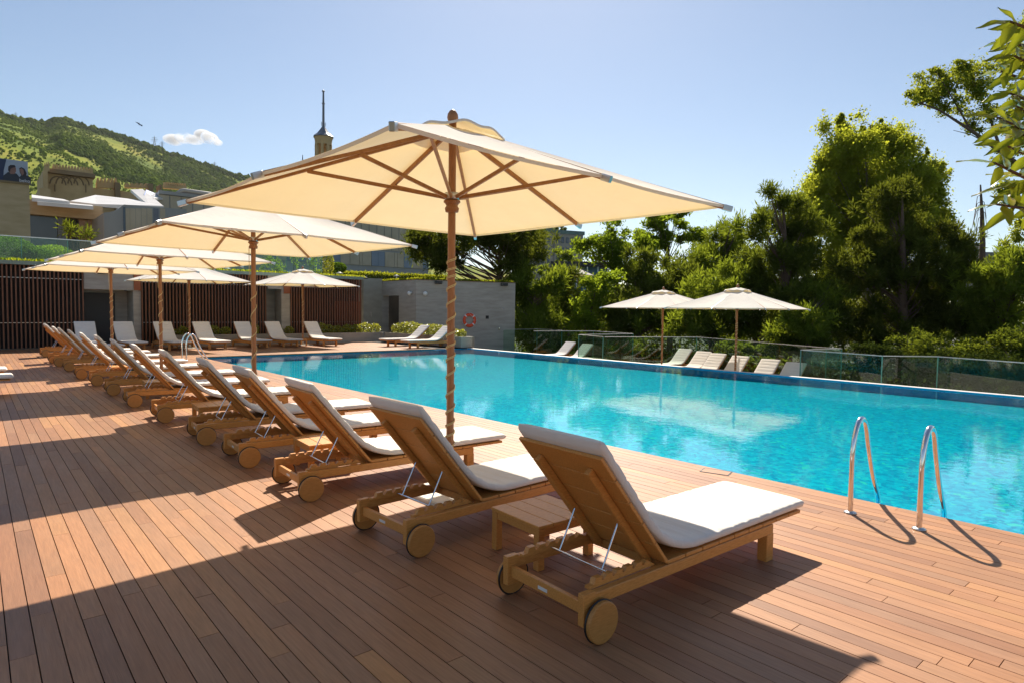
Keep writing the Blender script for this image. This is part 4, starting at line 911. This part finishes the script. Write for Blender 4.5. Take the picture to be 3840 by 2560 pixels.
# beige block with billboard
Y = 52; r = bld('stone_building', 20, Y, 'plain beige stone block carrying the billboard, at the frame edge')
zt = Z_(118, 696, Y); attach(MB().box(X_(-500, Y), X_(121, Y), Y, Y+10, 0, zt).build('wall', M['beige']), r); attach(MB().box(X_(-500, Y), X_(122, Y), Y-.1, Y+10.2, zt, zt+.12).build('roof', M['castle_dark']), r)
bb = empty('billboard', (X_(50, Y), Y, zt), 0, 'billboard picturing two people against grey sky with beko in white letters', 'billboard')
x0, x1 = X_(-60, Y+.6), X_(117, Y+.6); z0, z1 = Z_(60, 690, Y+.6), Z_(60, 602, Y+.6); By = Y+.6
def BP(px, py): q = on_y(px, py, By); return q.x, q.z
def bpoly(pts, lay, name, mat):
    m = MB(); m.add([(BP(*p)[0], By-.004*lay, BP(*p)[1]) for p in pts]+[(BP(*p)[0], By-.004*lay+.003, BP(*p)[1]) for p in pts], [tuple(range(len(pts))), tuple(range(len(pts), 2*len(pts)))[::-1]]+[(i, i+len(pts), (i+1) % len(pts)+len(pts), (i+1) % len(pts)) for i in range(len(pts))]); return attach(m.build(name, mat), bb)
attach(MB().box(x0, x1, By, By+.35, z0, z1).build('panel', M['poster_sky']), bb)
attach(MB().box(x0, x1, By+.05, By+.3, zt+.12, z0-.02).build('support', M['black']), bb)
bpoly([(-55, 590), (24, 598), (14, 640), (12, 686), (-55, 684)], 1, 'dark_band', M['poster_navy'])
bpoly([(12, 660), (30, 646), (62, 652), (72, 664), (74, 692), (10, 688)], 2, 'man_coat', M['poster_coat'])
bpoly([(32, 628), (38, 622), (52, 622), (60, 632), (60, 645), (54, 654), (40, 654), (32, 644)], 3, 'man_face', M['skin_dark'])
bpoly([(30, 640), (31, 626), (38, 620), (54, 620), (60, 628), (48, 630), (40, 634), (36, 648)], 4, 'man_hair', M['poster_hair'])
bpoly([(70, 668), (80, 658), (106, 660), (116, 668), (116, 696), (72, 692)], 3, 'woman_coat', M['poster_coat'])
bpoly([(72, 632), (80, 628), (92, 634), (100, 652), (96, 664), (82, 662), (74, 648)], 4, 'woman_hair', M['poster_hair'])
bpoly([(74, 636), (80, 632), (88, 638), (90, 652), (84, 660), (77, 650)], 5, 'woman_face', M['skin_dark'])
cu = bpy.data.curves.new('lettering', 'FONT'); cu.body = 'beko'; cu.extrude = .01; fo = bpy.data.objects.new('lettering', cu); COL.objects.link(fo)
bpy.context.view_layer.update(); me = bpy.data.meshes.new_from_object(fo.evaluated_get(bpy.context.evaluated_depsgraph_get())); bpy.data.objects.remove(fo)
me.materials.clear(); me.materials.append(M['poster_white']); lo = bpy.data.objects.new('lettering', me); COL.objects.link(lo)
w0 = max(v.co.x for v in me.vertices); ax, az = BP(72, 683); bx_, bz_ = BP(112, 685); sx = (bx_-ax)/w0
lo.parent = bb; lo.matrix_parent_inverse = Matrix.Identity(4); lo.location = (ax-bb.location.x, By-.05-bb.location.y, BP(90, 684.5)[1]-bb.location.z); lo.rotation_euler = (PI/2, 0, 0); lo.scale = (sx, sx, 1)
bpoly([(72, 687), (112, 690), (112, 692.5), (72, 689.5)], 8, 'underline', M['poster_white'])
# glazed building with white metal roofs
Y = 66; r = bld('metal_roof_building', 250, Y, 'brown stone building with tall window bays and pale folded metal roofs')
attach(MB().box(X_(120, Y), X_(392, Y), Y, Y+8, Z_(250, 815, Y), Z_(250, 762, Y)).box(X_(120, Y), X_(392, Y), Y+1, Y+8, 0, Z_(250, 815, Y)).build('wall', M['beige']), r)
for a, b, mt in ((121, 224, 'win'), (226, 262, 'slate'), (265, 303, 'dark'), (306, 336, 'orange_glass'), (339, 372, 'orange_glass'), (375, 390, 'orange_glass')):
    f = attach(MB().box(X_(a, Y), X_(b, Y), Y+.7, Y+.95, 1, Z_(250, 816, Y)).build('window', M[mt]), r)
def slab(pts, th=.25):     # list of (px,py,Y)
    q = [on_y(*p) for p in pts]; n = len(q); return MB().add([tuple(v) for v in q]+[(v.x, v.y, v.z-th) for v in q], [tuple(range(n)), tuple(range(n, 2*n))[::-1]]+[(i, i+n, (i+1) % n+n, (i+1) % n) for i in range(n)])
attach(slab([(119, 742, 64), (262, 756, 64), (240, 748, 70), (119, 731, 70)], .3).build('roof', M['zinc_white']), r)
attach(slab([(140, 756, 63.5), (350, 774, 63.5), (345, 770, 66), (140, 751, 66)], .3).build('roof', M['zinc_white']), r)
attach(slab([(262, 755, 68), (360, 766, 68), (460, 771, 68), (612, 773, 68), (500, 748, 78), (358, 732, 78)], .3).build('roof', M['zinc_white']), r)
d_ = attach(slab([(560, 772, 70), (490, 712, 80), (535, 710, 80), (614, 774, 70)], .3).build('roof', M['zinc_white']), r)
f = MB(); f.add([tuple(on_y(*q)) for q in ((548, 712, 79), (582, 726, 79), (552, 742, 76), (540, 730, 76))], [(0, 1, 2, 3)]); attach(f.build('skylight', M['blue_metal']), r)
attach(slab([(582, 724, 78), (612, 743, 76), (576, 745, 74), (556, 738, 76)], .2).build('roof', M['zinc_white']), r)
# grey curved metal building
Y = 60; r = bld('grey_metal_building', 430, Y, 'low grey metal clad building with a curved shoulder, beside the brown stone one')
poly = [(390, 1000), (390, 798)]+[(390+75*t, 798-30*(t**2.2)) for t in (.25, .5, .75, 1)]+[(700, 786), (700, 1000)]
q = [on_y(a, b, Y) for a, b in poly]; n = len(q); attach(MB().add([tuple(v) for v in q]+[(v.x, v.y+8, v.z) for v in q], [tuple(range(n))[::-1], tuple(range(n, 2*n))]+[(i, (i+1) % n, (i+1) % n+n, i+n) for i in range(n)]).build('wall', M['zinc']), r)
for i, px in enumerate((482, 503, 524, 545, 566, 590, 615)):
    attach(MB().box(X_(px, Y)-.19, X_(px, Y)+.19, Y-.03, Y, 2, Z_(px, 783, Y)).build('panel', M['fin'] if i not in (5,) else M['slate']), r)
attach(MB().box(X_(467, Y), X_(476, Y), Y-.05, Y, 2, Z_(470, 778, Y)).build('window', M['win']), r)
# fin clad office building
Y = 76; r = bld('office_building', 1250, Y, 'long grey office building striped with vertical fins, behind the roof garden')
xa, xb = X_(600, Y), X_(1605, Y); zt = Z_(1200, 790, Y); attach(MB().box(xa, xb, Y, Y+14, 0, zt).build('wall', M['zinc']), r)
g = MB(); fm = MB(); x = xa; rr = random.Random(3)
zb_, zm = Z_(1300, 992, Y), Z_(1300, 935, Y); gl = []
while x < xb-.5:
    wd = rr.choice((.45, .7, 1.0, 1.3)); 
    isg = rr.random() < .55; tgt = MB() if isg else fm; tgt.box(x+.04, min(x+wd, xb), Y-.12-rr.random()*.05, Y, zb_, zm); x += wd
    if isg: gl.append(tgt)
x = xa
while x < xb-.5: fm.box(x, x+1.0, Y-.09, Y, zm+.25, zt-.3); x += 1.12
[attach(q_.build('window', M['fin_glass']), r) for q_ in gl]; attach(fm.build('cladding', M['fin']), r); attach(MB().box(xa, xb, Y-.3, Y, zt-.25, zt+.1).build('cornice', M['zinc']), r)
# castle like opera house
Y = 120; r = bld('castle_building', 400, Y, 'castle like ochre stone building with notched battlements below the green hill')
def mer(mb, px0, px1, py0, py1, n, yy, h, taper=False):
    for i in range(n):
        t = (i+.5)/n; px = px0+(px1-px0)*t; py = py0+(py1-py0)*t; q = on_y(px, py, yy); wd = (X_(px1, yy)-X_(px0, yy))/n*.55
        mb.box(q.x-wd*.94, q.x+wd*.94, yy+.02, yy+.78, q.z-.02, q.z+h*.55); mb.box(q.x-wd*.62, q.x+wd*.62, yy, yy+.8, q.z+h*.55, q.z+h*.85); mb.box(q.x-wd*.36, q.x+wd*.36, yy+.05, yy+.75, q.z+h*.85, q.z+h*1.05)
k = .0506
w_ = MB(); w_.box(X_(185, Y), X_(357, Y), Y, Y+14, 0, Z_(270, 662, Y)); attach(w_.build('wall', M['castle']), r)
attach(MB().box(X_(180, Y), X_(364, Y), Y-.8, Y+14.5, Z_(270, 661, Y), Z_(270, 646, Y)).build('cornice', M['castle_dark']), r)
b = MB(); mer(b, 197, 346, 643, 656, 13, Y-.7, 1.05); b.box(X_(188, Y), X_(196, Y), Y-.75, Y, Z_(190, 650, Y), Z_(190, 622, Y)); b.box(X_(347, Y), X_(356, Y), Y-.75, Y, Z_(350, 660, Y), Z_(350, 636, Y)); attach(b.build('battlement', M['castle']), r)
a_ = MB(); 
for i in range(5):
    px = 228+i*22; zc = Z_(px, 694, Y); x = X_(px, Y); pts = [(x+1.0*math.cos(t), zc+1.2*math.sin(t)) for t in [PI*j/8 for j in range(9)]]
    a_.tube([(p[0], Y-.06, p[1]) for p in pts], .10, 5)
a_.box(X_(214, Y), X_(217, Y), Y-.2, Y, Z_(215, 720, Y), Z_(215, 694, Y)); a_.box(X_(329, Y), X_(332, Y), Y-.2, Y, Z_(330, 724, Y), Z_(330, 694, Y)); attach(a_.build('arcade', M['castle_dark']), r)
attach(MB().box(X_(150, Y), X_(190, Y), Y-4, Y+9, 0, Z_(170, 722, Y)).box(X_(168, Y), X_(185.5, Y), Y-2, Y+9, Z_(170, 722, Y)-.01, Z_(170, 650, Y)).build('side_turret', M['castle']), r)
b = MB(); mer(b, 166, 186, 648, 640, 3, Y-2, 1.3); attach(b.build('battlement', M['castle']), r)
attach(MB().box(X_(357.5, Y), X_(720, Y), Y+2, Y+12, 0, Z_(420, 706, Y)).build('side_wall', M['castle']), r)
for ar in ((362, 442, 705, 706, 6, Y+2, 1.5), (615, 700, 706, 712, 10, Y+2, 1.0), (470, 560, 704, 705, 5, Y+2, .7)):
    b = MB(); mer(b, *ar); attach(b.build('battlement', M['castle']), r)
t = MB()
for px0, px1, pt in ((444, 463, 682), (570, 586, 686), (612, 618, 690)): t.box(X_(px0, Y), X_(px1, Y), Y+1, Y+4, 5, Z_(px0, pt, Y))
attach(t.build('chimney', M['castle_dark']), r)
# grey arched hall behind umbrellas
Y = 96; r = bld('arched_hall', 680, Y, 'grey hall with a curved roof edge beside the castle like building')
poly = [(614, 960), (614, 740), (640, 736), (662, 728), (678, 716), (690, 714), (790, 728), (900, 760), (900, 960)]; q = [on_y(a, b, Y) for a, b in poly]; n = len(q)
attach(MB().add([tuple(v) for v in q]+[(v.x, v.y+9, v.z) for v in q], [tuple(range(n))[::-1], tuple(range(n, 2*n))]+[(i, (i+1) % n, (i+1) % n+n, i+n) for i in range(n)]).build('wall', M['slate']), r)
q2 = [on_y(a, b, Y-.4) for a, b in poly[1:8]]; attach(MB().tube(q2, .25, 6).build('cornice', M['zinc']), r)
# spire tower
Y = 160; c = on_y(1213, 600, Y); kz = (c-O).length/F_PX*1.0; r = empty('spire_tower', (c.x, c.y, 0), 0, 'slender stone belfry with open arches and a tall thin spire', 'tower'); dpt = (c-O).dot(FW); kk = dpt/F_PX
def zz(py): return on_y(1213, py, Y).z
rad = 31*kk
m = MB(); m.lathe([(rad*.98, 0), (rad*.98, zz(600)), (rad*.98, zz(600))], 16); 
for i in range(8):
    a = 2*PI*i/8+.2; m.box(-rad*.16, rad*.16, -rad*.16, rad*.16, zz(600), zz(545), 0, Matrix.Translation((rad*.84*math.cos(a), rad*.84*math.sin(a), 0)) @ Matrix.Rotation(a, 4, 'Z'))
attach_local = lambda o: o
m.build('belfry', M['castle'], r)
m = MB(); m.lathe([(rad*.4, zz(546)), (rad*1.0, zz(546)), (rad*.99, zz(535)), (rad*1.04, zz(525)), (rad*1.12, zz(518)), (rad*.3, zz(517))], 16, smooth=False); m.build('cornice', M['castle'], r)
for i in range(8):
    a = 2*PI*i/8+.2+PI/8; q = Vector((rad*.9*math.cos(a), rad*.9*math.sin(a), zz(549))); s_ = Vector((-math.sin(a), math.cos(a), 0)); m = MB().tube([q+s_*(rad*.22*math.cos(t))+Vector((0, 0, rad*.2*math.sin(t))) for t in [PI*j/6 for j in range(7)]], rad*.05, 5); m.build('arch', M['castle_dark'], r)
m = MB(); m.lathe([(rad*1.25, zz(517)), (rad*1.2, zz(514)), (rad*.75, zz(502)), (rad*.42, zz(488)), (rad*.2, zz(477)), (.0, zz(476))], 8, smooth=False); m.build('roof', M['slate'], r)
m = MB(); m.tube([(0, 0, zz(480)), (0, 0, zz(400)), (0, 0, zz(346))], [rad*.15, rad*.13, rad*.10], 10); m.lathe([(.0, zz(347)), (rad*.17, zz(345)), (rad*.18, zz(342)), (.0, zz(338))], 10); m.lathe([(.0, zz(392)), (rad*.2, zz(391)), (rad*.2, zz(388)), (.0, zz(387))], 10)
for s_ in (-1, 1): m.tube([(s_*rad*.22, 0, zz(475)), (s_*rad*.24, 0, zz(460))], rad*.04, 5)
m.build('spire', M['slate'], r)
c = on_y(1135, 650, 158); kk2 = kk; r = empty('small_pinnacle', (c.x, c.y, 0), 0, 'small dark pinnacle poking up beside the slender belfry', 'pinnacle'); zt_ = on_y(1135, 582, 158).z
MB().tube([(0, 0, 0), (0, 0, c.z-2), (0, 0, c.z), (0, 0, zt_)], [.9, .7, .35, .08], 8).build('shaft', M['slate'], r)
# apartment block on the far hill
dp = 150; a = dd(1262, 600, dp); r = empty('apartment_block', (a.x, a.y, 0), R(-18), 'pale four storey apartment block with balconies seen between the trees', 'building'); kd = dp*SC/F_PX
def LB(mb, x0, x1, y0, y1, z0, z1): return mb.box(x0*kd, x1*kd, y0*kd, y1*kd, z0, z1)
ztop = dd(1262, 534, dp).z; zbot = dd(1262, 640, dp).z; dz = ztop-zbot
LB(MB(), -60, 10, 0, 60, zbot-6, ztop).build('wall', M['render_wall'], r); LB(MB(), 10.01, 85, -3, 55, zbot-6, ztop-.3).build('wall', M['render_shade'], r)
wm = []
for i in range(4):
    z = zbot+dz*(.10+.225*i)
    for x in (-48, -34, -20, -6): wn = LB(MB(), x, x+6, -.6, .0, z, z+dz*.12).build('window', M['win'], r)
    for x in (16, 28, 40, 52, 64, 75): LB(MB(), x, x+7, -3.6, -3.0, z, z+dz*.13).build('window', M['win'], r)
    for x in (-36, ): LB(MB(), x, x+12, -4, -.61, z-.4, z+.9).build('balcony', M['slate'], r)
LB(MB(), -62, 12, -2, 62, ztop+.01, ztop+1.0).build('roof', M['tile_roof'], r); LB(MB(), 10.5, 88, -5, 57, ztop-.28, ztop+.6).build('roof', M['tile_roof'], r)
# conifer spire beside it
tree('cypress_tree', 'dark slim cypress standing on the roofline of the apartment block', 'tree', [(1291, 520, 9, 30), (1291, 532, 12, 26)], 165, (1291, 560), M['pine_dark'], M['bark'], size=.7, dens=8, trunk_r=.3, limbs=False)
tree('cedar_tree', 'dark cedar above the apartment block, half hidden by the umbrella hem', 'tree', [(1260, 520, 60, 26), (1245, 535, 50, 24), (1275, 528, 40, 12)], 165, (1258, 560), M['pine_dark'], M['bark'], size=.9, dens=2, trunk_r=.4)
tree('hillside_tree', 'dark green tree in front of the apartment block', 'tree', [(1290, 590, 44, 40), (1275, 615, 80, 36), (1320, 620, 70, 40), (1230, 622, 60, 30)], 120, (1290, 660), M['pine'], M['bark'], size=.6, dens=1.5, trunk_r=.3)
# pavilion and little umbrella between the trees
dp = 85; a = dd(1335, 640, dp); kd = dp*SC/F_PX; r = empty('garden_pavilion', (a.x, a.y, 0), R(-41), 'dark roofed garden pavilion with blue curtains between the trees', 'pavilion')
z0 = dd(1335, 650, dp).z; z1 = dd(1335, 614, dp).z; z2 = dd(1335, 603, dp).z
MB().box(-60*kd, 60*kd, 0, 3, z0-8, z1).build('wall', M['pav_blue'], r); MB().box(-72*kd, 64*kd, -1.2, 4, z1+.01, z2).build('roof', M['black'], r)
for i in range(6): MB().box((-60+i*24)*kd-.06, (-60+i*24)*kd+.06, -1.0, -.85, z0-8, z1).build('post', M['steel_dull'], r)
dp = 66; a = dd(1328, 632, dp); kd = dp*SC/F_PX; r = empty('garden_umbrella', (a.x, a.y, a.z-2.3), R(10), 'small beige umbrella in front of the blue pavilion between the trees', 'umbrella')
m = MB(); hw = 26*kd
m.add([(hw, hw, 2.3), (-hw, hw, 2.3), (-hw, -hw, 2.3), (hw, -hw, 2.3), (0, 0, 2.3+15*kd), (hw*.97, hw*.97, 2.2), (-hw*.97, hw*.97, 2.2), (-hw*.97, -hw*.97, 2.2), (hw*.97, -hw*.97, 2.2)], [(0, 1, 4), (1, 2, 4), (2, 3, 4), (3, 0, 4), (0, 5, 6, 1), (1, 6, 7, 2), (2, 7, 8, 3), (3, 8, 5, 0)]); m.build('canopy', M['canopy'], r)
MB().tube([(0, 0, -6), (0, 0, 2.5)], .05, 8).build('pole', M['teak_pole'], r)
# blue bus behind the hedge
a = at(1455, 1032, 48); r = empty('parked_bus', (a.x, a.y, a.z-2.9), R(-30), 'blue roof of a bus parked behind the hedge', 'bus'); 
q = [(-1.0, 0), (-1.0, 2.5), (-.85, 2.85), (-.6, 3.0), (.6, 3.0), (.85, 2.85), (1.0, 2.5), (1.0, 0)]
MB().prism(q, 5.4, frame((-1.9, 0, 0), (0, -1, 0), (0, 0, 1))).build('body', M['bus_blue'], r)
MB().box(-1.91+.3, 3.2, -1.02, -1.003, 1.3, 2.2).build('window', M['win'], r)
# houses far away at the frame edge
for px, py, w_, h_, dp, lb in ((3745, 985, 110, 60, 210, 'distant pale house on the slope at the frame edge'), (3655, 960, 60, 90, 260, 'distant grey tower block behind the bare trunk')):
    a = at(px, py, dp); k2 = dp/F_PX; r = empty('distant_house', (a.x, a.y, 0), R(-40), lb, 'building')
    MB().box(-w_*k2/2, w_*k2/2, 0, 8, -2, a.z+h_*k2*.4).build('wall', M['render_wall'], r); MB().box(-w_*k2*.55, w_*k2*.55, -.5, 8.5, a.z+h_*k2*.4+.01, a.z+h_*k2*.4+1.2).build('roof', M['slate'], r)
    for i in range(5): MB().box(-w_*k2*.42+i*w_*k2*.18, -w_*k2*.42+i*w_*k2*.18+1.3, -.1, 0, a.z+h_*k2*.1, a.z+h_*k2*.25).build('window', M['win'], r)

# ------------------------------------------------------------------ hill
RID = [(-700, 300), (-300, 350), (0, 425), (100, 455), (190, 470), (250, 448), (300, 466), (420, 500), (560, 545), (700, 592), (800, 628), (900, 660), (940, 668), (1050, 715), (1200, 790), (1400, 880), (1700, 980), (2000, 1040), (2400, 1080)]
def ridge_py(px): return float(np.interp(px, [a for a, b in RID], [b for a, b in RID]))
DMAX = 1500.0
def hill_pt(px, t):
    """t 0 at the foot, 1 at the ridge, above 1 behind it"""
    dv = ray(px, 1150); hv = Vector((dv.x, dv.y, 0)).normalized(); cosd = hv.dot(Vector((FW.x, FW.y, 0)).normalized())
    D = 330+t*(DMAX-330); rr_ = ray(px, ridge_py(px)); zr = EYE+rr_.z/math.hypot(rr_.x, rr_.y)*DMAX
    s = min(t, 1.0); z = zr*(s**1.25)*(1 if t <= 1 else 1-(t-1)*.6)
    x, y = hv.x*D, hv.y*D
    from mathutils import noise as mn
    amp = 34*math.sin(PI*min(1, s))**.7*(1 if t <= 1 else 0)
    z += amp*(mn.noise(Vector((x*.0035, y*.0012, 0)))*1.3+mn.noise(Vector((x*.011, y*.006, 3)))*.45)
    # spur in front
    z += 55*math.exp(-((px+60)/330)**2)*math.exp(-((t-.42)/.16)**2)
    return Vector((x, y, z-4))
pxs = np.linspace(-700, 2400, 220); ts = np.linspace(0, 1.15, 70)
V = [hill_pt(a, b) for a in pxs for b in ts]; nt2 = len(ts); Fq = [(i*nt2+j, (i+1)*nt2+j, (i+1)*nt2+j+1, i*nt2+j+1) for i in range(len(pxs)-1) for j in range(nt2-1)]
hl = np_mesh('hill', np.array([tuple(v) for v in V]), np.array(Fq), M['hill'], None, True); tag(hl, kind='structure')
# forest clumps on the hill
bm = bmesh.new(); bmesh.ops.create_icosphere(bm, subdivisions=1, radius=1.0); iv = np.array([tuple(v.co) for v in bm.verts]); fi = np.array([[v.index for v in f.verts] for f in bm.faces]); bm.free()
from mathutils import noise as mn
VV = []; FF = []; RR = []; cnt = 0; rr = random.Random(9)
def put(p, s):
    global cnt
    jit = 1+RNG.normal(0, .16, (len(iv), 1)); VV.append(iv*jit*np.array([s, s, s*rr.uniform(.8, 1.4)])+np.array([p.x, p.y, p.z+s*.5])); FF.append(fi+cnt*len(iv)); RR.append(np.full(len(fi), rr.random())); cnt += 1
for i in range(30000):
    px = rr.uniform(-100, 1050); t = rr.random()**.8
    p = hill_pt(px, t); dn = mn.noise(Vector((p.x*.008, p.y*.005, 1.7)))+.8*mn.noise(Vector((p.x*.025, p.y*.015, 5)))+(.35 if t > .9 else 0)+(.22 if px > 620 else 0)+rr.uniform(-.22, .16)
    if dn > .33: put(p, rr.uniform(1.6, 4.6)*(.55+.5*t))
for i in range(26000):
    px = rr.uniform(-60, 1000); t = rr.random()**.7
    p = hill_pt(px, t)
    if mn.noise(Vector((p.x*.03, p.y*.02, 9)))+rr.uniform(-.5, .5) > .05: put(p, rr.uniform(.7, 2.0)*(.6+.5*t)); RR[-1][:] = rr.uniform(.6, 1.6)
for i in range(900):
    px = rr.uniform(-100, 1400); put(hill_pt(px, rr.uniform(.985, 1.005)), rr.uniform(3, 7)*(1.25 if 130 < px < 260 and rr.random() < .4 else 1))
fo = np_mesh('hillside_forest', np.concatenate(VV), np.concatenate(FF), M['hillforest'], None, False, np.concatenate(RR)); tag(fo, 'dark green wood and scrub scattered over the hillside', 'forest', kind='stuff')
def pylon(px, hpx, lb):
    p = hill_pt(px, 1.0); h = hpx/F_PX*DMAX/.8; r = empty('power_pylon', p, 0, lb, 'pylon', 'power pylons on the ridge'); m = MB(); b = h*.1
    for sx in (-1, 1):
        for sy in (-1, 1): m.tube([(sx*b, sy*b, 0), (sx*b*.2, sy*b*.2, h*.75), (0, 0, h)], h*.012, 4)
    for i in range(6):
        z = h*i/7.5; w1 = b*(1-.8*z/(h*.75)); z2 = h*(i+1)/7.5; w2 = b*(1-.8*z2/(h*.75)); m.tube([(-w1, -w1, z), (w2, w2, z2)], h*.008, 4); m.tube([(w1, -w1, z), (-w2, w2, z2)], h*.008, 4)
    m.build('lattice', M['pylon'], r); a = MB()
    for z, l in ((.62, .17), (.74, .2), (.86, .14)): a.tube([(-h*l, h*l*.8, h*z), (h*l, -h*l*.8, h*z)], h*.013, 4)
    a.build('crossarm', M['pylon'], r)
pylon(588, 34, 'taller power pylon on the ridge just under the small cloud'); pylon(616, 28, 'second power pylon on the ridge, beside the taller one'); pylon(810, 22, 'power pylon alone on the lower ridge near the umbrella'); pylon(77, 20, 'thin mast on the ridge high above the billboard')
# bird
a = at(521, 463, 40); r = empty('flying_bird', a, R(-40), 'dark bird gliding in the sky above the hill', 'bird')
m = MB(); s = .21
m.add([(-1.2*s, 0, .45*s), (-.5*s, 0, .25*s), (0, .1*s, 0), (.2*s, 0, -.25*s), (1.1*s, 0, -.55*s), (.9*s, 0, -.95*s), (.1*s, .06*s, -.45*s), (-.5*s, 0, -.05*s)], [(0, 1, 7), (1, 2, 7), (2, 6, 7), (2, 3, 6), (3, 4, 6), (4, 5, 6)]); m.lathe([(.0, -.55*s), (.10*s, -.3*s), (.14*s, 0), (.09*s, .3*s), (.0, .42*s)], 8, (.05*s, 0, -.2*s)); m.build('body', M['bird'], r)
# small cloud
def cloudmat():
    m, nt, ns, lk = newmat('cloud_vapour'); v = N(nt, 'ShaderNodeVolumePrincipled', i_Density=.02); v.inputs['Color'].default_value = (1, 1, 1, 1); v.inputs['Anisotropy'].default_value = .3
    n = noise(nt, .012, 5); mr = N(nt, 'ShaderNodeMapRange', i_1=.42, i_2=.62, i_3=0, i_4=.03); lk.new(n, mr.inputs[0]); lk.new(mr.outputs[0], v.inputs['Density']); out = ns.new('ShaderNodeOutputMaterial'); lk.new(v.outputs[0], out.inputs[1]); return m
bm = bmesh.new()
for x, y, w_, h_ in ((400, 322, 46, 24), (425, 318, 40, 26), (445, 322, 40, 20), (468, 314, 40, 30), (482, 318, 34, 26), (495, 326, 26, 14)):
    c = dd(x, y, 3200); k3 = 3200*SC/F_PX; mt_ = Matrix.Translation(c) @ Matrix.Rotation(-YAW, 4, 'Z') @ Matrix.Diagonal((w_*k3/2, 60, h_*k3/2, 1)); bmesh.ops.create_icosphere(bm, subdivisions=3, radius=1.0, matrix=mt_)
me = bpy.data.meshes.new('cloud'); c0 = dd(440, 320, 3200); bmesh.ops.translate(bm, verts=bm.verts, vec=-c0); bm.to_mesh(me); bm.free(); me.materials.append(cloudmat()); co = bpy.data.objects.new('cloud', me); co.location = c0; COL.objects.link(co); tag(co, 'single small white cloud just above the ridge', 'cloud')
